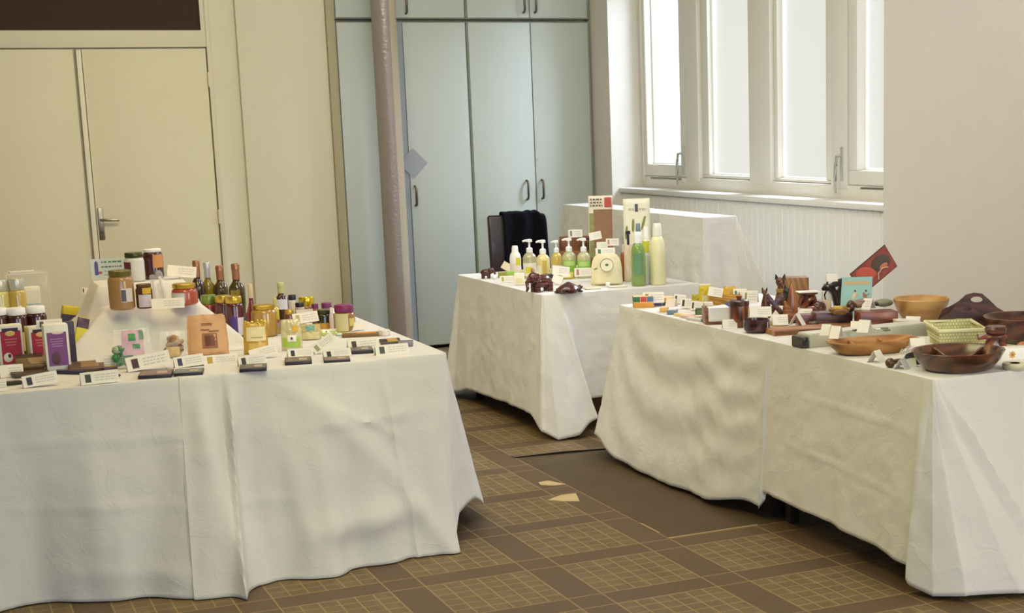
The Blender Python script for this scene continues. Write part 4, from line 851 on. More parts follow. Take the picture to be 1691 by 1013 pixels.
# cotton bag
bg = Spot(1003, base=472)
t = pouch('cotton_bag', 'cream cotton bag with a round green-dotted emblem', bg, 52, 420, mat((230, 220, 180), .85, var=.05), .10, seed=21, yaw=-22, rnd=.32)
w = bg.w(52); h = bg.h(420)
m_ = MB(); rr = w*.20
m_.lathe([(rr, 0), (rr*1.05, .0008), (rr*1.08, 0)], mat((120, 140, 100), .7), 28, rot=R(90), org=(0, -.014, h*.66)); em = m_.build('emblem_ring', t)
m_ = MB(); m_.lathe([(0, 0), (rr*.98, .0004)], mat((236, 230, 200), .8), 28, rot=R(90), org=(0, -.0152, h*.66)); m_.build('emblem_disc', t)
m_ = MB(); m_.ell((0, -.0162, h*.67), (rr*.28, .001, rr*.2), mat((56, 124, 70), .6), 12); m_.build('emblem_dot', t)
m_ = MB(); m_.ell((-w*.36, -.012, h*.55), (w*.07, .001, h*.03), mat((120, 150, 90), .6), 10, R(0, -25, 0)); m_.build('leaf_print', t)
card('price card propped on the cotton bag top', Spot(1001, Y=7.78), 32, 13, -22, GM, (60, 110, 80), 0, z=T+bg.h(426))
card('upper price card behind the cotton bag', Spot(1013, Y=7.98), 21, 11, -22, GM, (180, 140, 110), 0, z=T+.19)
card('pale greenish card tucked behind the cotton bag', Spot(996, Y=7.95), 18, 13, -22, GM, None, 0, z=T+.17, pm=mat((220, 224, 200), .8))
_s = Spot(1004, base=474); m_ = MB().lathe([(.010, 0), (.0125, .004), (.012, .022), (.008, .025), (0, .025)], plast, 18); solo(m_, 'cap', 'single white cap lying before the cotton bag', 'cap', _s.p)
for lb, x, b, w_ in (('flat cream sachet next to the ridged turtle', 978, 477, 26), ('flat cream sachet before the white cap', 1020, 474, 30)):
    _s = Spot(x, base=b); m_ = MB().box((0, 0, .003), (_s.w(w_), .06, .006), mat((230, 222, 190), .6), .002); solo(m_, 'sachet', lb, 'sachet', _s.p, -10, 'flat cream sachets')
bottle('tonic_bottle', 'slim bottle of reddish brown tonic behind the cotton bag', Spot(1031, Y=7.85), 12, 404, mat((146, 72, 36), .15, coat=.5), None, mat((196, 190, 170), .4), 'tall')
pouch('salt_bag', 'clear bag of pale bath salt beside the green bottle', Spot(1039, Y=7.75), 15, 405, clear_mat((230, 216, 186), .7), .05, seed=23)
bottle('gel_bottle', 'tall green gel bottle with a white cap', Spot(1055, base=472), 24, 383, mat((128, 158, 84), .18, coat=.5, var=.12, vs_=14), None, plast, 'tall', (mat((104, 146, 104), .4), -.7, .7, .22, .62))
bottle('shampoo_bottle', 'tall white bottle with a yellow oval between green and cream bottles', Spot(1068, base=469), 14, 375, mat((238, 232, 222), .35), None, plast, 'tall', (mat((216, 224, 190), .5), -.8, .8, .1, .5), (oval, -.9, .9, .56, .76))
bottle('bath_bottle', 'tall cream bottle, last of the row beside the cloth', Spot(1087, base=470), 26, 369, mat((228, 224, 176), .3, coat=.3), None, mat((236, 234, 220), .35), 'tall')
bottle('shampoo_bottle', 'bottle with a grey-blue cap behind the tall green one', Spot(1056, Y=7.8), 15, 369, mat((206, 210, 190), .3), None, mat((124, 142, 146), .4), 'tall', nk=.9)
t = thing('brush', 'dark slim brush with a round foot behind the green bottle', 'brush', Spot(1039, Y=7.92).p, 0); _s = Spot(1039, Y=7.92)
h = _s.h(382); m_ = MB(); m_.cyl((0, 0, 0), (0, 0, h*.93), .007, mat((40, 40, 62), .4)); m_.build('handle', t); MB().box((0, 0, h*.97), (.026, .012, .02), mat((40, 40, 62), .4), .003).build('head', t); MB().lathe([(.03, 0), (.028, .006), (0, .008)], mat((40, 40, 62), .4), 20).build('foot', t)
# posters leaning on the covered shelf
def poster(label, px, Y, wpx, top, base_z, body, build, yaw=-24, lean=7):
    s = Spot(px, Y=Y, z=base_z); w = s.w(wpx); h = s.h(top); t = thing('poster', label, 'poster', s.p, yaw); q = R(-lean)
    tr = lambda x, z, e=0: q @ Vector((x, .02*(x/w*2)**2*0+e, z))
    m_ = MB(); m_.sheet(lambda u, v: tr((u-.5)*w, v*h, .012*math.sin(v*3.1)), 6, 14, body); o = m_.build('sheet', t); sd = o.modifiers.new('thick', 'SOLIDIFY'); sd.thickness = .0025
    def P(u0, u1, v0, v1, mt, name='print', e=.003, n=5):
        return MB().sheet(lambda u, v: tr(((u0+(u1-u0)*u)-.5)*w, (v0+(v1-v0)*v)*h, .012*math.sin((v0+(v1-v0)*v)*3.1)-e), n, n, mt).build(name, t)
    build(P, w, h, t, tr); return t
def _p1(P, w, h, t, tr):
    P(.2, .98, .0, .78, mat((142, 104, 76), .6, var=.12, vs_=50), 'picture'); P(.02, .22, .0, .72, mat((138, 138, 84), .6, var=.3, vs_=50), 'leaf_border'); P(.66, .96, .81, .97, mat((180, 80, 66), .6, var=.3, vs_=60), 'small_picture', .0035)
    m_ = MB(); 
    for i, z in enumerate((.94, .89, .84)): strokes_p(m_, .08, .58, z, tr, w, h, mat((110, 92, 76), .6))
    m_.build('lettering', t)
def strokes_p(mb, u0, u1, v, tr, w, h, mt, th=.014):
    u = u0
    while u < u1:
        k = min(random.uniform(.05, .14), u1-u); e = .012*math.sin(v*3.1)-.0045
        mb.quad([tr((u-.5)*w, (v-th)*h, e), tr((u+k-.5)*w, (v-th)*h, e), tr((u+k-.5)*w, (v+th)*h, e), tr((u-.5)*w, (v+th)*h, e)], mt); u += k+.03
poster('brown picture poster with a white header leaning on the cloth', 994, 8.25, 40, 323, T+.10, mat((226, 218, 196), .6), _p1)
def _p2(P, w, h, t, tr):
    gl = mat((128, 132, 66), .6)
    for (u, v, a, L) in ((.10, .56, 6, .16), (.36, .66, 3, .17), (.76, .70, 16, .2)):
        m_ = MB(); q = R(0, a)
        c = tr((u-.5)*w, v*h, .012*math.sin(v*3.1)-.004); m_.ell(c, (w*.05, .0012, h*L*.6), gl, 10, R(-7) @ q); m_.build('leaf_picture', t)
    m_ = MB(); strokes_p(m_, .2, .4, .86, tr, w, h, mat((180, 176, 150), .6)); strokes_p(m_, .6, .85, .86, tr, w, h, mat((180, 176, 150), .6)); strokes_p(m_, .44, .56, .88, tr, w, h, mat((70, 74, 80), .6), .05); strokes_p(m_, .2, .8, .3, tr, w, h, mat((196, 190, 160), .6)); m_.build('lettering', t)
poster('cream poster with green leaf pictures leaning on the cloth', 1054, 7.92, 44, 328, T+.02, mat((232, 228, 204), .6), _p2, lean=6)

# ================================================================== woodware tables
YW = -62
def blockbox(label, s, wpx, top, dpt, yaw, rows, cat='game'):
    w = s.w(wpx); h = s.h(top); t = thing('game_box', label, cat, s.p, yaw); n = len(rows)
    MB().box((0, dpt/2, h/2), (w*.985, dpt*.985, h*.99), mat((226, 196, 140), .6)).build('tray', t)
    for j, row in enumerate(rows):
        x = -w/2
        for fr_, c in row:
            MB().box((x+w*fr_/2, dpt/2, h*(j+.5)/n), (w*fr_*.985, dpt, h/n*.96), mat(c, .45), .002).build('block', t); x += w*fr_
    return t
blockbox('box of coloured wooden blocks at the table corner', Spot(1063, base=509), 33, 490, .07, -20, [[(1, (222, 156, 64))], [(.34, (58, 118, 70)), (.33, (204, 78, 62)), (.33, (84, 118, 150))]])
blockbox('second wooden block box, orange above blue and green', Spot(1097, base=505), 33, 492, .07, -20, [[(.4, (110, 112, 156)), (.6, (76, 106, 76))], [(1, (224, 170, 84))]])
card('price card standing behind the coloured wooden blocks', Spot(1079, Y=6.64), 35, 17, -20, 'price cards near the games', (140, 120, 90), 0, z=T+.02)
for lb, x, b, w_, c in (('orange domino pack before the block boxes', 1096, 516, 14, (226, 180, 104)), ('blue domino pack under the pink tinted tent card', 1110, 520, 17, (104, 134, 154))):
    _s = Spot(x, base=b); t = thing('domino_pack', lb, 'game', _s.p, -30, 'domino packs'); MB().box((0, .03, .010), (_s.w(w_), .06, .02), mat(c, .5), .003).build('pack_body', t); MB().box((0, .03, .0206), (_s.w(w_)*.8, .045, .001), mat((226, 206, 190), .5)).build('pack_print', t)
card('pink tinted tent card on the domino packs', Spot(1109, base=515), 18, 14, -60, 'price cards near the games', None, 0, z=T+.022, pm=paper2, text=False)
for lb, x, b, w_, h_, yw in (('price card behind the pencil packs, nearest the block boxes', 1122, 502, 20, 14, -30), ('price card over the pencil packs, middle of three', 1136, 510, 26, 15, -30), ('price card over the pencil packs, nearest the amber basket', 1150, 513, 20, 14, -30)):
    card(lb, Spot(x, base=b), w_, h_, yw, 'price cards near the games', (60, 56, 56), 6)
for lb, x, b, c in (('yellow pencil pack lying at the table edge', 1130, 523, (228, 206, 140)), ('pink pencil pack lying at the table edge', 1140, 526, (226, 190, 166)), ('pencil pack with a blue end at the table edge', 1151, 530, (206, 206, 196))):
    _s = Spot(x, base=b); t = thing('pencil_pack', lb, 'pencil pack', _s.p, 104, 'pencil packs'); MB().box((0, 0, .006), (.12, .028, .012), mat(c, .5), .003).build('pack_body', t); MB().box((-.052, 0, .0062), (.02, .0284, .0126), mat((74, 140, 160) if 'blue' in lb else (214, 170, 120), .5)).build('end_band', t)
carton('leaf_box', 'dark green box under the pencil price cards', Spot(1158, base=520), 20, 511, .05, mat((58, 72, 40), .5), mat((96, 120, 66), .5), yaw=-30)
# amber basket with packs
bk2 = Spot(1196, Y=6.35); t = thing('basket', 'honey coloured basket of yellow packs', 'basket', bk2.p, -25); w = bk2.w(52); h = bk2.h(484)
straw = wood((176, 124, 44), (214, 168, 74), 30, .6, 0); m_ = MB()
a, b_ = w*.42, w*.5
for (x0, x1, y) in ((-a, a, -.07), (-a, a, .07)): m_.add([(x0, y*.85, 0), (x1, y*.85, 0), (b_, y, h), (-b_, y, h), (x0, y*.8, .002), (x1, y*.8, .002), (b_*.97, y*.95, h), (-b_*.97, y*.95, h)], [(0, 1, 2, 3), (7, 6, 5, 4), (3, 2, 6, 7)], straw)
for x0, x1 in ((-a, -b_), (a, b_)): m_.add([(x0, -.06, 0), (x0, .06, 0), (x1, .07, h), (x1, -.07, h), (x0*.97, -.06, .002), (x0*.97, .06, .002), (x1*.97, .067, h), (x1*.97, -.067, h)], [(0, 1, 2, 3), (7, 6, 5, 4), (3, 2, 6, 7)], straw)
m_.box((0, 0, .004), (2*a, .12, .006), straw); m_.build('basket_body', t)
yel = mat((206, 186, 44), .4)
for lb, x, Y, tp, c in (('yellow pack lying over the basket rim', 1166, 6.36, 472, yel), ('golden pack standing in the basket', 1206, 6.38, 474, mat((212, 176, 60), .4)), ('greenish yellow pack beneath the basket end', 1154, 6.42, 487, mat((172, 166, 44), .4))):
    _s = Spot(x, Y=Y); pouch('spice_pack', lb, _s, 22, tp, c, .04, labels=((.2, .8, .2, .6, mat((216, 206, 150), .5)),), seed=x % 17, yaw=-20)
card('price card on the honey coloured basket, larger one', Spot(1181, Y=6.28), 24, 14, -30, 'price cards near the games', None, 10, z=T+bk2.h(487)+.0)
card('price card on the basket with a yellow mark', Spot(1165, Y=6.42), 18, 10, -30, 'price cards near the games', (200, 180, 70), 0, z=T+bk2.h(480))
card('tall narrow price card before the basket', Spot(1164, base=506), 10, 13, -55, 'price cards near the games', None, 6)
t = thing('cloth_purse', 'small blue purse beside the amber basket', 'purse', Spot(1207, Y=6.2).p, -20); MB().ell((0, 0, .028), (.035, .022, .028), mat((66, 74, 120), .6), 14).build('purse_body', t); MB().box((.012, -.01, .048), (.03, .02, .012), mat((190, 196, 214), .5), .003).build('clasp', t)
_s = Spot(1222, Y=6.36); card('cream box card with a green dot behind the turned pot', _s, 22, 20, -25, 'price cards near the games', (50, 120, 84), 0, z=T+.03, text=False)
card('cream tent card with a leaf drawing near the small carved cat', Spot(1240, Y=6.3), 24, 20, -40, 'price cards near the games', (140, 140, 90), 0, z=T+.025)
o = MB().box((0, 0, .02), (.05, .04, .04), mat((150, 148, 140), .5), .006); solo(o, 'trinket_box', 'grey trinket box behind the napkin covered box', 'box', Spot(1200, Y=6.0).p, -30)
# box with white napkin
nb_ = Spot(1184, base=536); t = thing('wooden_box', 'brown wooden box under a white napkin', 'box', nb_.p, -18); w = nb_.w(38); h = nb_.h(509)
MB().box((0, .05, h/2), (w, .11, h), mwood, .003).build('box_body', t)
nm = MB(); cw2 = mat((232, 230, 224), .8)
nm.sheet(lambda u, v: Vector(((u-.42)*w*.92, .08-.09*min(1, v/.5)-max(0, v-.5)*.004, h+.0015+(.002*math.sin(u*9)) if v < .5 else h-(v-.5)*2*h*.82)), 10, 12, cw2)
o = solo(nm, 'napkin', 'white napkin hanging over the brown wooden box', 'napkin', nb_.p+Vector((0, 0, .001)), -18); sd = o.modifiers.new('thick', 'SOLIDIFY'); sd.thickness = .0015
m_ = MB().box((0, 0, .008), (.04, .03, .016), paper2, .003); solo(m_, 'folded_paper', 'folded cream paper lying on the white napkin', 'paper', nb_.p+Vector((-.01, .06, h+.005)), -18)
# turned lidded pot
pt = Spot(1221, base=540); r = pt.w(32)/2; h = pt.h(488); t = thing('lidded_pot', 'turned brown wooden pot with a knobbed lid', 'pot', pt.p); pw = wood((84, 42, 22), (146, 84, 44), 16, .3, .3, 'Z')
MB().lathe([(r*.95, 0), (r, h*.03), (r*.97, h*.35), (r, h*.66), (r*.98, h*.68)], pw, 32).build('pot_body', t)
l = MB().lathe([(r*1.02, h*.68), (r*1.05, h*.70), (r*1.03, h*.82), (r*.9, h*.86), (r*.3, h*.88)], wood((56, 34, 26), (92, 58, 40), 16, .3, .3, 'Z'), 32).build('lid', t); MB().lathe([(r*.2, h*.87), (r*.28, h*.92), (r*.34, h*.98), (r*.2, h), (0, h)], pw, 20).build('knob', l)
tentcard('tent card standing at the foot of the turned pot', Spot(1205, base=542), 24, 14, -22)
# shallow dark bowl with card
bw = Spot(1250, base=549); r = bw.w(44)/2; h = bw.h(527); t = thing('bowl', 'dark round wooden bowl with a painted highlight, beside the turned pot', 'bowl', bw.p); dk = wood((40, 22, 26), (70, 40, 40), 14, .15, .6)
MB().lathe([(r*.75, 0), (r*.98, h*.2), (r*1.02, h*.6), (r, h), (r*.9, h*.99), (r*.85, h*.5), (0, h*.3)], dk, 32).build('bowl_body', t); MB().sheet(lambda u, v: Vector((r*1.035*math.sin(-.02+.09*u+.35), -r*1.035*math.cos(-.02+.09*u+.35), h*(.25+.6*v))), 2, 2, mat((214, 210, 214), .4)).build('painted_highlight', t)  # pale strip on the side is a highlight painted onto the dark wood
tentcard('large tent card resting across the dark round bowl', Spot(1256, Y=5.63), 36, 15, -24, z=T+h+.001)
card('yellowish price card behind the dark round bowl', Spot(1253, Y=5.82), 32, 22, -34, 'small tent cards on the woodware tables', None, -4, pm=mat((226, 222, 190), .8))
# carved cats
catw = wood((66, 36, 22), (120, 76, 42), 18, .3, .3, 'Z'); catd = mat((30, 24, 22), .35)
def cat(label, s, H, yaw, big):
    t = thing('carved_cat', label, 'carving', s.p, yaw, 'carved cats'); m_ = MB()
    m_.lathe([(H*.17, 0), (H*.19, H*.06), (H*.16, H*.30), (H*.10, H*.52), (H*.075, H*.64), (H*.08, H*.7)], catw, 20, sy=.8)
    m_.ell((0, -H*.03, H*.80), (H*.125, H*.10, H*.13), catw, 16); m_.ell((0, -H*.11, H*.76), (H*.06, H*.05, H*.055), catw, 12); m_.build('body', t)
    for sx in (-1, 1): MB().lathe([(H*.055, 0), (H*.035, H*.08), (.001, H*.15)], catd, 10, sy=.5, rot=R(0, sx*14), org=(sx*H*.085, 0, H*.86)).build('ear', t)
    MB().tube([(H*.14, H*.06, H*.02), (H*.24, 0, H*.06), (H*.22, -H*.02, H*.3), (H*.16, -H*.02, H*.42)], [H*.05, H*.05, H*.045, H*.03], catd).build('tail', t)
    if big: MB().lathe([(H*.09, H*.50), (H*.12, H*.56), (H*.10, H*.62)], mat((150, 120, 40), .4), 18, sy=.85).build('collar', t)
    return t
cs_ = Spot(1289, Y=6.1); cat('tall carved wooden cat with pricked ears', cs_, cs_.h(453), -30, True)
cs_ = Spot(1263, Y=6.2); cat('small dark carved cat peering over the tent cards', cs_, cs_.h(475), -50, False)
t = thing('carved_cat', 'black carved cat crouching beside the tall carved cat', 'carving', Spot(1305, Y=5.98).p, -40); b = MB(); b.ell((0, 0, .05), (.03, .028, .05), catd); b.ell((-.008, -.02, .105), (.022, .02, .02), catd); b.build('body', t)
for sx in (-1, 1): MB().lathe([(.008, 0), (.001, .022)], catd, 8, org=(-.008+sx*.012, -.018, .12)).build('ear', t)
# folding stand and its sheet
st_ = Spot(1284, Y=5.78); t = thing('folding_stand', 'crossed dark wooden slats of a folding stand', 'stand', st_.p, -24)
h = st_.h(488); 
for k, (x0, x1, y) in enumerate(((-.045, .05, -.02), (.02, -.06, 0), (-.045, .05, .03))): MB().box((( x0+x1)/2, y, h*.5), (.022, .012, math.hypot(h, x1-x0)), dwood, .002, rot=R(0, math.degrees(math.atan2(x0-x1, h))*(-1)*-1)).build('slat', t)
card('white price card behind the crossed slats', Spot(1290, Y=5.9), 22, 20, -30, 'small tent cards on the woodware tables', None)
o = MB().lathe([(.035, 0), (.042, .012), (.038, .018), (0, .012)], mat((190, 160, 44), .4), 24); solo(o, 'dish', 'small yellow dish under the crossed slats', 'dish', Spot(1286, Y=5.70).p)
# tall carving
sc_ = Spot(1308, base=533); h = sc_.h(468); t = thing('carved_figure', 'tall slender abstract wooden carving', 'carving', sc_.p, -20); cwo = wood((120, 66, 36), (176, 108, 62), 10, .3, .3, 'Z')
m_ = MB(); m_.lathe([(.03, 0), (.034, .01), (.022, h*.12), (.026, h*.3), (.024, h*.45), (.018, h*.62), (.012, h*.8), (.008, h*.95), (.001, h)], cwo, 16, sy=.7); m_.build('body', t)
MB().lathe([(.02, 0), (.030, h*.1), (.016, h*.38), (.004, h*.52)], mwood, 14, rot=R(0, -14), org=(-.012, -.015, h*.06)).build('wing', t); MB().lathe([(.024, 0), (.026, .012), (0, .014)], dwood, 18).build('base', t)
# pale box behind, pedestal with card, round carvings
carton('wooden_box', 'light brown lidded wooden box behind the tall carving', Spot(1316, Y=6.2), 40, 459, .09, wood((136, 96, 54), (168, 124, 74), 24, .5, 0, 'Z'), None, yaw=-24)
pd = Spot(1334, Y=5.9); h = pd.h(483); t = thing('carved_pedestal', 'carved dark pedestal of entwined figures', 'carving', pd.p, -24); 
m_ = MB(); m_.lathe([(.036, 0), (.04, .012), (.022, .03), (.018, h*.5), (.032, h*.9), (.046, h*.94), (.046, h)], dwood, 20)
for k in range(4):
    a0 = k*math.pi/2; m_.tube([(.030*math.cos(a0+j*.5), .030*math.sin(a0+j*.5), .02+j*(h-.03)/5) for j in range(6)], [.011, .013, .012, .012, .013, .01], rwood)
m_.build('body', t)
m_ = MB().box((0, 0, .002), (pd.w(36), .07, .0035), paper); solo(m_, 'paper_slip', 'white paper slip lying on the carved pedestal', 'paper', pd.p+Vector((0, 0, h+.001)), -18)
GR = 'round wooden carvings'
for lb, x, Y, r_, mt in (('round reddish wooden ball in front of the pedestal', 1340, 5.72, .032, rwood), ('dark round wooden ball behind the reddish one', 1352, 5.84, .034, dwood)):
    t = thing('wooden_ball', lb, 'carving', Spot(x, Y=Y).p, 0, GR); MB().ell((0, 0, r_+.004), (r_, r_, r_), mt, 20).build('ball', t); MB().lathe([(r_*.6, 0), (r_*.5, .008)], dwood, 16).build('foot_ring', t)
card('beige card behind the wooden balls', Spot(1362, Y=5.95), 20, 21, -40, 'small tent cards on the woodware tables', None, 0, pm=mat((214, 190, 156), .8), text=False)
card('small white card at the foot of the wooden balls', Spot(1360, Y=5.74), 14, 9, -30, 'small tent cards on the woodware tables', None, text=False)
carton('wooden_box', 'low reddish wooden box under the wooden balls', Spot(1336, Y=5.56), 34, 521, .08, rwood, None, yaw=-20)
# black statue, teal book, red picture
bs = Spot(1384, X=3.77, z=T); h = bs.h(459); t = thing('carved_bird', 'black carved bird statue with a looped neck', 'carving', bs.p, -24); bl = mat((34, 26, 26), .3, coat=.3)
m_ = MB(); m_.prism([(.0, 0), (.055, 0), (.075, h*.98), (.02, h*.96), (.0, h*.7), (-.02, h*.4)], -.014, .014, wood((52, 34, 32), (84, 58, 52), 12, .3, .2, 'Z')); m_.build('wing_panel', t)
m_ = MB(); m_.tube([(-.005, -.01, 0), (-.012, -.012, h*.3), (-.02, -.012, h*.55), (-.035, -.012, h*.72), (-.06, -.012, h*.73), (-.075, -.012, h*.66)], [.012, .014, .016, .022, .017, .006], bl); m_.tube([(-.035, -.012, h*.75), (.0, -.01, h*.86), (.03, -.006, h*.95)], [.012, .016, .01], bl); m_.build('body', t)
m_ = MB(); m_.tube([(-.05, -.014, h*.7), (-.065, -.02, h*.5), (-.06, -.02, h*.35), (-.045, -.02, h*.28)], .004, bl); m_.build('loop', t)
MB().tube([(-.055, -.012, h*.74), (-.05, -.014, h*.9), (-.045, -.014, h*1.06)], .004, bl).build('crest', t)
card('white card perched on the black bird statue', Spot(1374, X=3.70), 18, 12, -24, 'small tent cards on the woodware tables', None, 0, z=T+h*.96, text=False)
card('grey-white card between the bird statue and the pale panel', Spot(1366, Y=6.05), 16, 26, -24, 'small tent cards on the woodware tables', None, 0, z=T+.04, text=False)
def leaning_card(name, label, cat, px4, Y, th, body):
    """thin board through four pixels of the photo on a leaning plane that faces the aisle"""
    pts = [atY(x, y, Y) for x, y in px4]; return pts
tb = Spot(1412, X=3.68, z=T+.0); h = tb.h(459)-.0; w = tb.w(50); t = thing('picture_book', 'teal picture book with small dancing figures, propped upright', 'book', tb.p, -26); q = R(-16) 
sh_ = .18
def TB(x, z, e=0): return q @ Vector((x+z*sh_*.5, e, z))
m_ = MB(); m_.add([TB(-w/2, 0), TB(w/2, 0), TB(w/2, h*1.03), TB(-w/2, h*1.03), TB(-w/2, 0, .012), TB(w/2, 0, .012), TB(w/2, h*1.03, .012), TB(-w/2, h*1.03, .012)], [(0, 1, 2, 3), (7, 6, 5, 4), (0, 4, 5, 1), (1, 5, 6, 2), (2, 6, 7, 3), (3, 7, 4, 0)], mat((150, 190, 184), .35, coat=.3)); m_.build('cover', t)
m_ = MB(); m_.add([TB(w/2+.0005, 0, .001), TB(w/2+.0005, 0, .013), TB(w/2+.0005, h*1.03, .013), TB(w/2+.0005, h*1.03, .001)], [(0, 1, 2, 3)], mat((58, 52, 48), .5)); m_.build('edge', t)
m_ = MB(); m_.quad([TB(-w*.42, h*.84, -.0006), TB(w*.42, h*.84, -.0006), TB(w*.42, h*.92, -.0006), TB(-w*.42, h*.92, -.0006)], mat((196, 172, 120), .5)); m_.build('title_band', t)
m_ = MB()
for i, (x, z) in enumerate(((-.08, .55), (.28, .55), (-.22, .30), (.05, .3), (.3, .32))):
    c = [(214, 190, 150), (150, 110, 80), (196, 176, 130), (222, 206, 180), (200, 160, 110)][i]
    m_.ell(TB(x*w, z*h, -.0008), (w*.06, .0012, h*.10), mat(c, .5), 10, q @ R(0, 20*(-1)**i)); m_.ell(TB(x*w+.004, (z+.13)*h, -.0008), (w*.035, .0012, h*.035), mat((120, 84, 62), .5), 10); m_.tube([TB(x*w, z*h, -.001), TB(x*w+.02, (z+.06)*h, -.001)], .002, mat(c, .5), 6)
m_.build('figures', t)
# red picture: rectangle turned 40 degrees, with a prop behind reaching the table
pc = [(1403, 453), (1461, 404), (1482, 440), (1424, 489)]; YR = Spot(1442, X=3.815, z=.98).p.y
ps = [atY(x, y, YR+.0*i) for i, (x, y) in enumerate(pc)]; cc = sum(ps, Vector())/4
yaw_ = math.radians(-30); nrm = Vector((math.sin(yaw_), -math.cos(yaw_), 0)); ex = Vector((math.cos(yaw_), math.sin(yaw_), 0))
loc = []
for x, y in pc:
    d = ray(x, y); k = (cc-C0).dot(nrm)/d.dot(nrm); P_ = C0+d*k; loc.append((( P_-cc).dot(ex), (P_-cc).z))
cb = Vector((cc.x, cc.y, T)); dz_ = cc.z-T
t = thing('picture_card', 'red picture card standing on its corner behind the teal book', 'picture', cb, math.degrees(yaw_))
loc = [(x, z+dz_) for x, z in loc]
MB().prism(loc, 0, .006, mat((70, 52, 40), .5)).build('card', t)
def inset(k0, k1, l0, l1, mt, nm, e):
    A, B, Cc, D = [Vector((p[0], 0, p[1])) for p in loc]
    f_ = lambda u, v: (A*(1-u)+B*u)*(1-v)+(D*(1-u)+Cc*u)*v + Vector((0, e, 0))
    return MB().add([f_(k0, l1), f_(k1, l1), f_(k1, l0), f_(k0, l0)], [(0, 1, 2, 3)], mt).build(nm, t), f_
_, f_ = inset(.02, .99, .04, .97, mat((150, 66, 46), .4, var=.5, vs_=26), 'picture_print', -.0008)
m_ = MB(); m_.ell(f_(.32, .42)+Vector((0, -.0012, 0)), (.045, .001, .03), mat((196, 84, 56), .4), 16); m_.build('red_patch', t)
m_ = MB(); m_.ell(f_(.72, .45)+Vector((0, -.0012, 0)), (.046, .001, .034), mat((84, 66, 46), .4, var=.4, vs_=40), 16, R(0, -38)); m_.ell(f_(.74, .62)+Vector((0, -.0016, 0)), (.022, .001, .012), mat((196, 120, 84), .4), 14, R(0, -38)); m_.build('dark_patch', t)
m_ = MB(); m_.tube([f_(.5, .92)+Vector((0, -.001, 0)), f_(.56, .72)+Vector((0, -.001, 0)), f_(.7, .66)+Vector((0, -.001, 0)), f_(.82, .78)+Vector((0, -.001, 0))], .0025, mat((206, 186, 166), .5), 6); m_.build('pale_curve', t)
MB().tube([(loc[3][0], .004, loc[3][1]+.02), (loc[3][0], .004, .0)], .006, dwood, 8).build('prop', t)
# chest with bowl, long reddish chest, open box
wb1 = Spot(1378, base=542); t = carton('wooden_chest', 'dark brown wooden chest carrying a patterned bowl', wb1, 62, 517, .09, wood((70, 44, 34), (104, 68, 50), 14, .35, .2), None, yaw=-18); zc = T+wb1.h(517)
bb = Spot(1386, Y=5.44, z=zc); r = bb.w(36)/2; h = bb.h(503); t = thing('bowl', 'patterned yellowish bowl on the dark brown chest', 'bowl', bb.p)
MB().lathe([(r*.6, 0), (r*.95, h*.35), (r, h*.6), (r*.9, h*.62), (r*.5, h*.3), (0, h*.25)], wood((120, 90, 58), (160, 124, 78), 30, .5, 0), 28).build('bowl_body', t)
m_ = MB()
for k in range(12):
    a = random.uniform(0, 6.28); d = random.uniform(0, r*.55); m_.ell((d*math.cos(a), d*math.sin(a), h*.62), (.012, .012, .010), random.choice((mat((196, 164, 60), .4), mat((150, 120, 60), .4), mat((170, 120, 100), .4))), 8)
m_.build('dried_petals', t)
o = MB().ell((0, 0, .026), (.020, .018, .026), dwood, 14); solo(o, 'wooden_egg', 'dark wooden egg beside the patterned bowl', 'carving', Spot(1405, Y=5.45, z=zc).p)
card('small pinkish card hanging at the corner of the long reddish chest', Spot(1407, base=524), 8, 14, -30, 'small tent cards on the woodware tables', None, 0, z=T+.045, pm=paper2, text=False)
lc = Spot(1452, base=547); t = carton('wooden_chest', 'long reddish wooden chest with strong grain, below the teal book', lc, 64, 516, .10, wood((92, 42, 26), (140, 76, 46), 9, .35, .2), None, yaw=-18); zl = T+lc.h(516)
MB().prism([(-.03, 0), (.03, 0), (.0, .035)], -.03, .03, mat((120, 86, 60), .5)) if 0 else None
ob = Spot(1424, Y=5.46, z=zl-.0); o = MB().box((0, 0, .014), (.07, .07, .026), wood((120, 84, 56), (150, 112, 76)), .004, rot=R(0, -12)); solo(o, 'trinket_box', 'small brown box tilted on the long reddish chest', 'box', ob.p+Vector((0, 0, .008)), -20)
tentcard('tilted cream tent card on the long reddish chest', Spot(1434, Y=5.42), 16, 17, -60, z=zl)
t = thing('cloth_pouch', 'grey-green folded pouch on the long reddish chest', 'pouch', Spot(1459, Y=5.46, z=zl).p, -20); m_ = MB(); m_.ell((0, 0, .014), (.042, .03, .017), mat((142, 138, 110), .8), 16); m_.build('pouch_body', t); MB().ell((-.03, -.008, .012), (.016, .016, .010), mat((52, 36, 32), .6), 12).build('opening', t)
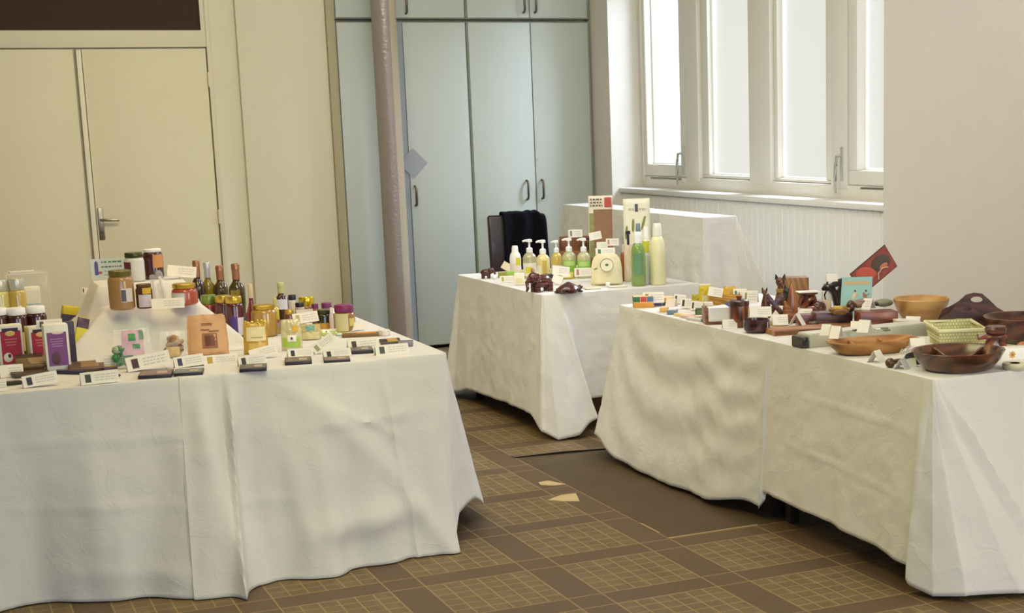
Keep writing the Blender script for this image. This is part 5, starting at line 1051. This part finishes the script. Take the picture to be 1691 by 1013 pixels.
# plank tray with small goods
pk = Spot(1300, base=556); t = thing('plank_tray', 'long flat wooden plank tray with tent cards on it', 'tray', Spot(1352, base=550).p, -8); MB().box((0, .05, .011), (.40, .12, .022), wood((150, 104, 66), (184, 134, 92), 10, .5, 0), .003).build('plank', t); MB().box((0, -.008, .012), (.40, .004, .026), wood((140, 92, 56), (160, 112, 70)), .001).build('rim', t)
zp = T+.023
tentcard('tent card on the plank tray next to the dark round bowl', Spot(1288, base=545), 26, 16, -24, z=zp)
tentcard('steep tent card seen end-on at the foot of the tall carving', Spot(1317, base=546), 17, 19, 40, z=zp, text=False)
tentcard('tent card behind the jewellery, below the reddish ball', Spot(1331, base=534), 22, 15, -50, z=zp)
tentcard('small pinkish tent card behind the jewellery', Spot(1354, base=536), 14, 11, -50, z=zp, pm=paper2)
m_ = MB().box((0, 0, .003), (.09, .03, .006), paper2, .001); solo(m_, 'folded_paper', 'long folded cream paper behind the jewellery', 'paper', Spot(1370, base=536).p+Vector((0, 0, .024)), -12)
def ring_(label, s, r_, mt, z, q=None):
    m_ = MB(); m_.tube([(r_*math.cos(a*.3306), r_*math.sin(a*.3306), .004) for a in range(20)], .0035, mt, 6); return solo(m_, 'bracelet', label, 'bracelet', s.p+Vector((0, 0, z)), 0, 'bracelets on the plank tray')
ring_('brown bracelet on the plank tray, nearer the steep tent card', Spot(1329, base=540), .026, mat((110, 78, 62), .4), .024)
ring_('silver and black bracelet on the plank tray', Spot(1343, base=544), .018, mat((110, 112, 96), .3, .5), .024)
ring_('black curved bracelet lying beside the silver one', Spot(1355, base=541), .022, mat((40, 38, 40), .35), .024)
# long pale metal box
mb_ = Spot(1417, base=572); t = thing('metal_box', 'long pale metal box with a dark end', 'box', Spot(1330, base=577).p+Vector((.022, .004, 0)), 17.5); L = .50; zb = .052
L = (at(1522, 556, T)-at(1330, 577, T)).length; ang = math.degrees(math.atan2((at(1522, 557, T)-at(1330, 577, T)).y, (at(1522, 557, T)-at(1330, 577, T)).x)); t.rotation_euler[2] = math.radians(ang)
MB().box((L/2, .045, zb/2), (L, .09, zb), mat((188, 186, 166), .5), .003).build('box_body', t); MB().box((L/2, .045, zb+.0015), (L*.985, .082, .003), mat((214, 212, 200), .4)).build('lid', t)
e_ = MB(); e_.box((-.016, .045, zb*.45), (.03, .08, zb*.85), mat((84, 78, 70), .4, .3), .006); e_.build('end_cap', t); MB().box((-.018, .003, zb*.5), (.02, .01, zb*.5), mat((36, 36, 44), .3), .002).build('latch', t)
zm = T+zb+.003
for lb, x, b, w_, h_, yw in (('tent card on the metal box, nearer its dark end', 1365, 553, 16, 17, -55), ('second tent card on the metal box, taller and tilted', 1381, 558, 17, 19, -55)):
    tentcard(lb, Spot(x, base=b, z=zm), w_, h_, yw, z=zm, text=False)
for lb, x, b, w_, h_, yw in (('cream tent card half hidden behind the pair of knives', 1412, 540, 14, 9, -40), ('large tent card among the silver knives', 1428, 548, 20, 19, -55)):
    tentcard(lb, Spot(x, base=b, z=zm), w_, h_, yw, z=zm, text=False)
GK = 'silver knives on the metal box'
for lb, x, b, yw in (('silver knife under the cream tent card', 1401, 549, 12), ('silver knife pointing past the large tent card', 1445, 545, -16), ('silver knife nearest the light wooden bowl', 1452, 549, 8)):
    s_ = Spot(x, base=b, z=zm); t = thing('knife', lb, 'knife', s_.p, yw, GK); MB().box((0, 0, .003), (.05, .010, .003), mat((206, 206, 200), .2, .8), .001).build('blade', t); MB().box((.038, 0, .004), (.03, .012, .007), mat((110, 116, 92), .4), .002).build('handle', t)
o = MB().box((0, 0, .010), (.085, .012, .02), mwood, .003) if 0 else None
t = thing('paper_tray', 'pale paper box carrying tent cards before the light wooden bowl', 'box', Spot(1497, base=552).p, -20); s_ = Spot(1497, base=552); MB().box((0, .04, s_.h(531)/2), (s_.w(30), .07, s_.h(531)), mat((206, 194, 172), .7), .002).build('box_body', t); MB().box((0, .04, s_.h(531)+.001), (s_.w(31), .072, .002), mat((224, 216, 200), .7)).build('lid', t)
tentcard('tent card leaning before the light wooden bowl', Spot(1508, base=549), 24, 18, -50, z=T+.02, text=False)
# shallow compartment dish in light wood
td = Spot(1441, base=587); 
def compartment_dish(label, s, rx, ry, H, mt, yaw, ribs, sag, grp=None):
    dv = Vector((s.p.x, s.p.y, 0)).normalized(); t = thing('compartment_dish', label, 'dish', s.p+dv*ry*.7, yaw)
    pr = [(.60, 0), (.74, H*.12), (.90, H*.55), (1, H*.97), (.99, H), (.95, H*.97), (.86, H*.55), (.70, H*.2), (0, H*.16)]
    m_ = MB(); vs = []; fs = []; n = 44
    for r_, z in pr:
        for i in range(n):
            a = 2*math.pi*i/n; c_, s_ = math.cos(a), math.sin(a); p_ = sag
            x = math.copysign(abs(c_)**p_, c_)*rx*r_; y = math.copysign(abs(s_)**p_, s_)*ry*r_; vs.append((x, y, z))
    for j in range(len(pr)-1):
        for i in range(n): fs.append((j*n+i, j*n+(i+1) % n, (j+1)*n+(i+1) % n, (j+1)*n+i))
    fs.append(tuple(range(n))[::-1]); m_.add(vs, fs, mt, True); m_.build('dish_body', t)
    for a in ribs:
        if isinstance(a, tuple):
            x = a[0]*rx; yy = ry*math.sqrt(max(.05, 1-abs(a[0])**2.6))*.97
            MB().prism([(-yy*.66, H*.2), (yy*.66, H*.2), (yy*.93, H*.8), (yy*.4, H*.62), (-yy*.4, H*.62), (-yy*.93, H*.8)], -.005, .005, mt, rot=R(0, 0, 90), org=(x, 0, 0)).build('divider', t)
        else:
            an = math.radians(a); Rr = math.hypot(rx*math.cos(an), ry*math.sin(an))
            MB().prism([(0, H*.18), (Rr*.62, H*.2), (Rr*.84, H*.52), (Rr*.93, H*.88), (Rr*.5, H*.58), (0, H*.48)], -.005, .005, mt, rot=R(0, 0, a)).build('divider', t)
    return t
compartment_dish('shallow light wooden dish with three hollows', td, td.w(80), .085, .052, wood((150, 100, 50), (186, 136, 76), 10, .4, .1), -6, ((-.33,), (.36,)), .62)
tentcard('tiny tent card inside the light wooden dish', Spot(1440, base=574), 17, 11, -40, z=T+.010, text=False)
tentcard('tent card on the cloth before the light wooden dish', Spot(1448, base=599), 20, 20, 25, text=False)
# cheese knife with ball handle
kn = Spot(1470, base=608); t = thing('cheese_cutter', 'grey steel cheese cutter with a dark ball handle', 'cutter', kn.p, -12); br_ = wood((70, 44, 30), (104, 70, 48), 20, .25, .4)
MB().ell((0, 0, .018), (.018, .018, .018), br_, 18).build('ball', t); MB().tube([(.012, 0, .02), (.04, 0, .024)], [.010, .008], br_).build('handle', t)
MB().prism([(.035, .008), (.07, .002), (.115, .006), (.12, .045), (.1, .058), (.06, .046)], -.0015, .0015, mat((138, 134, 128), .3, .7)).build('blade', t)
tentcard('white tent card in front of the cheese cutter', Spot(1490, base=610), 20, 17, 30, text=False)
# crumpled film and cards by the round dish
cf = MB(); cf.sheet(lambda u, v: Vector(((u-.5)*.10, (v-.5)*.09, .012+.03*abs(noise.noise((u*5, v*5, 2)))+.035*(1-abs(2*u-1))*(1-abs(2*v-1)))), 14, 14, cleard, False)
solo(cf, 'plastic_film', 'crumpled clear film between the two wooden dishes', 'film', Spot(1506, base=592).p)
tentcard('pale tent card behind the crumpled film, upper one', Spot(1524, base=571), 22, 15, -35, text=False)
tentcard('tent card lying over the crumpled film', Spot(1514, base=584), 24, 12, -20, z=T+.03, text=False)
tentcard('white tent card at the near end of the compartment dish', Spot(1503, base=606), 18, 14, -20, text=False)
# big light bowl
bgb = Spot(1521, Y=5.33); r = bgb.w(92)/2; h = bgb.h(492); t = thing('salad_bowl', 'large light wooden salad bowl', 'bowl', bgb.p); bwd = wood((184, 136, 78), (206, 164, 102), 7, .35, .15)
MB().lathe([(r*.38, 0), (r*.46, h*.05), (r*.62, h*.2), (r*.84, h*.52), (r*.96, h*.82), (r*1.0, h*.97), (r*.985, h), (r*.95, h*.98), (r*.9, h*.8), (r*.78, h*.52), (r*.55, h*.22), (0, h*.14)], bwd, 48).build('bowl_body', t)
MB().lathe([(r*.40, 0), (r*.42, h*.03), (r*.40, h*.05)], bwd, 36).build('foot_ring', t)
# two handled trays standing on edge
hole_m = None
def handled(label, px, X, wpx, top, ridge, yaw, hole):
    s = Spot(px, X=X); w = s.w(wpx); h = s.h(top); t = thing('handled_tray', label, 'tray', s.p, yaw); q = R(-10)
    out = [(x*w, z*h) for x, z in ridge]; hx, hz, hw, hh = hole[0]*w, hole[1]*h, hole[2]*w, hole[3]*h
    hl = [(hx+hw*math.cos(a*math.pi/8), hz+hh*math.sin(a*math.pi/8)) for a in range(16)]
    bm = bmesh.new(); vo = [bm.verts.new((x, 0, z)) for x, z in out]; vh = [bm.verts.new((x, 0, z)) for x, z in hl]
    eo = [bm.edges.new((vo[i], vo[(i+1) % len(vo)])) for i in range(len(vo))]; eh = [bm.edges.new((vh[i], vh[(i+1) % 16])) for i in range(16)]
    bmesh.ops.triangle_fill(bm, edges=eo+eh, use_beauty=True, use_dissolve=False)
    kill = [f for f in bm.faces if all(v in vh for v in f.verts)]
    if kill: bmesh.ops.delete(bm, geom=kill, context='FACES_ONLY')
    ret = bmesh.ops.extrude_face_region(bm, geom=bm.faces[:]); bmesh.ops.translate(bm, verts=[g for g in ret['geom'] if isinstance(g, bmesh.types.BMVert)], vec=(0, .014, 0))
    bmesh.ops.transform(bm, matrix=q.to_4x4(), verts=bm.verts[:]); bmesh.ops.recalc_face_normals(bm, faces=bm.faces[:])
    me = bpy.data.meshes.new('tray_body'); bm.to_mesh(me); bm.free(); me.materials.append(rwood2); o = bpy.data.objects.new('tray_body', me); COL.objects.link(o); o.parent = t
    m_ = MB(); m_.box(q @ Vector((0, -.012, h*.04)), (w*.96, .026, h*.08), rwood2, .004, rot=q); m_.build('lower_rail', t)
    return t
rwood2 = wood((52, 24, 16), (86, 46, 30), 9, .55, 0)
arch = [(-.5, 0), (.5, 0), (.5, .42), (.44, .46), (.3, .62), (.2, .82), (.11, .97), (0, 1.0), (-.10, .96), (-.20, .80), (-.32, .68), (-.42, .60), (-.5, .30)]
handled('larger dark wooden tray with an oval hand hole, standing on edge', 1610, 3.83, 124, 484, arch, -24, (.04, .83, .085, .075))
handled('lower dark wooden tray with a small hand hole, before the larger one', 1592, 3.72, 104, 503, [(-.5, 0), (.5, 0), (.48, .2), (.34, .6), (.2, .8), (.1, .96), (0, 1.0), (-.10, .96), (-.22, .74), (-.4, .55), (-.5, .3)], -24, (.06, .84, .065, .05))
# deep dark bowl at the picture edge
db = Spot(1690, Y=4.72); r = db.w(132)/2; h = db.h(522); t = thing('salad_bowl', 'deep dark wooden bowl with a shiny inside, cut by the picture edge', 'bowl', db.p); dkb = wood((60, 26, 20), (104, 54, 36), 9, .15, .7)
MB().lathe([(r*.55, 0), (r*.62, h*.06), (r*.8, h*.35), (r*.94, h*.7), (r, h), (r*.97, h), (r*.9, h*.72), (r*.76, h*.4), (0, h*.2)], dkb, 48).build('bowl_body', t); MB().lathe([(r*.57, 0), (r*.6, h*.03), (r*.57, h*.05)], dkb, 36).build('foot_ring', t)
# woven basket
gb = Spot(1591, base=575); t = thing('woven_basket', 'pale green woven rectangular basket', 'basket', gb.p, -22); h = gb.h(545); w = gb.w(74); dpt = .19; wv_ = bpy.data.materials.new('weave'); wv_.use_nodes = True
_n = wv_.node_tree.nodes; _l = wv_.node_tree.links; _b = _n['Principled BSDF']; _tc = _n.new('ShaderNodeTexCoord'); _bt = _n.new('ShaderNodeTexBrick'); _bt.inputs['Scale'].default_value = 1; _bt.inputs['Brick Width'].default_value = .012; _bt.inputs['Row Height'].default_value = .012; _bt.inputs['Color1'].default_value = lin((220, 216, 168)); _bt.inputs['Color2'].default_value = lin((204, 204, 146)); _bt.inputs['Mortar'].default_value = lin((178, 174, 122)); _bt.inputs['Mortar Size'].default_value = .0018
_mp = _n.new('ShaderNodeMapping'); _mp.inputs['Rotation'].default_value = (math.pi/2, 0, 0); _l.new(_tc.outputs['Object'], _mp.inputs[0]); _l.new(_mp.outputs[0], _bt.inputs[0]); _l.new(_bt.outputs[0], _b.inputs['Base Color']); _bp = _n.new('ShaderNodeBump'); _bp.inputs['Strength'].default_value = .8; _bp.inputs['Distance'].default_value = .01; _l.new(_bt.outputs['Fac'], _bp.inputs['Height']); _bp.invert = True; _l.new(_bp.outputs[0], _b.inputs['Normal']); _b.inputs['Roughness'].default_value = .8
m_ = MB(); fl = .026
def bwall(p0, p1, p2, p3):      # outer bottom, outer top corners -> thick wall
    m_.sheet(lambda u, v: (p0*(1-u)+p1*u)*(1-v)+(p3*(1-u)+p2*u)*v+Vector((0, 0, .008*math.sin(u*6.3)*v)), 16, 6, wv_)
for k in (1., .93):
    x0, x1, y0, y1 = -w/2*k, w/2*k, dpt*(.5-.5*k), dpt*(.5+.5*k); X0, X1, Y0, Y1 = x0-fl*.6, x1-fl*.1, y0-fl*.6, y1+fl*.6
    bwall(Vector((x0, y0, 0)), Vector((x1, y0, 0)), Vector((X1, Y0, h)), Vector((X0, Y0, h))); bwall(Vector((x1, y1, 0)), Vector((x0, y1, 0)), Vector((X0, Y1, h*1.12)), Vector((X1, Y1, h*1.12)))
    bwall(Vector((x1, y0, 0)), Vector((x1, y1, 0)), Vector((X1, Y1, h*1.12)), Vector((X1, Y0, h))); bwall(Vector((x0, y1, 0)), Vector((x0, y0, 0)), Vector((X0, Y0, h)), Vector((X0, Y1, h*1.12)))
m_.box((0, dpt/2, .004), (w, dpt, .008), wv_); m_.build('basket_body', t)
k = .965; x0, x1, y0, y1 = -w/2-fl*.58, w/2-fl*.1, -fl*.58, dpt+fl*.58
MB().tube([(x0, y0, h), (x1, y0, h), (x1, y1, h*1.12), (x0, y1, h*1.12), (x0, y0, h)], .007, mat((222, 218, 172), .8), 8).build('rim', t)
# carved goblet figure
gf = Spot(1644, base=583); h = gf.h(538); t = thing('carved_stool', 'small carved stool figure with a dark knob, before the deep bowl', 'carving', gf.p, -20); m_ = MB()
for sx, sy in ((-.03, -.015), (.03, -.015), (-.03, .015), (.03, .015)): m_.tube([(sx*1.2, sy, 0), (sx*.9, sy, h*.3), (sx*.5, sy*.6, h*.55)], [.008, .010, .014], rwood, 8)
m_.ell((0, 0, h*.6), (.045, .03, h*.16), rwood, 16); m_.tube([(-.04, 0, h*.62), (-.066, 0, h*.55), (-.07, 0, h*.7)], [.012, .007, .004], rwood, 8); m_.build('body', t)
MB().lathe([(.02, h*.68), (.038, h*.74), (.042, h*.88), (.036, h*.98), (0, h)], dwood, 20).build('knob', t)
tentcard('sliver of a white tent card under the carved stool figure', Spot(1634, base=577), 30, 5, -20, text=False)
# round compartment dish
rd = Spot(1582, base=619); compartment_dish('round dark wooden dish with wedge shaped compartments', rd, rd.w(160)/2, .15, .072, wood((64, 34, 22), (106, 62, 38), 9, .25, .4), 0, (20, 92, 164, 236, 308), 1.0)
# white soap pot with sunflower print
wp = Spot(1680, base=596); t = thing('soap_box', 'white box with an orange flower print at the picture edge', 'box', wp.p, -12); w = wp.w(56); h = wp.h(576); MB().box((0, .04, h/2), (w, .07, h), mat((240, 238, 230), .4), .004).build('box_body', t)
m_ = MB()
for a in range(8): m_.ell((-w*.14+.009*math.cos(a*.785), -.0005+.0055, h*.5+.009*math.sin(a*.785)), (.005, .0012, .0035), mat((214, 170, 90), .5), 8, R(0, -a*45))
m_.ell((-w*.14, .0045, h*.5), (.005, .0014, .005), mat((170, 110, 60), .5), 8); m_.build('flower_print', t)
sd_ = Spot(1676, base=610); r = sd_.w(42)/2; t = thing('soap_dish', 'round pale soap dish with an orange flower, lowest at the picture edge', 'dish', sd_.p); MB().lathe([(r*.85, 0), (r, .008), (r, .018), (r*.94, .022), (0, .021)], mat((214, 206, 172), .4), 30).build('dish_body', t); MB().lathe([(0, .0222), (r*.4, .0222)], mat((206, 160, 90), .5), 10).build('flower_print', t)
o = MB().ell((0, 0, .020), (.03, .026, .02), mat((190, 118, 60), .5), 16); solo(o, 'wooden_egg', 'orange wooden egg at the picture edge by the deep bowl', 'carving', Spot(1690, base=582).p)
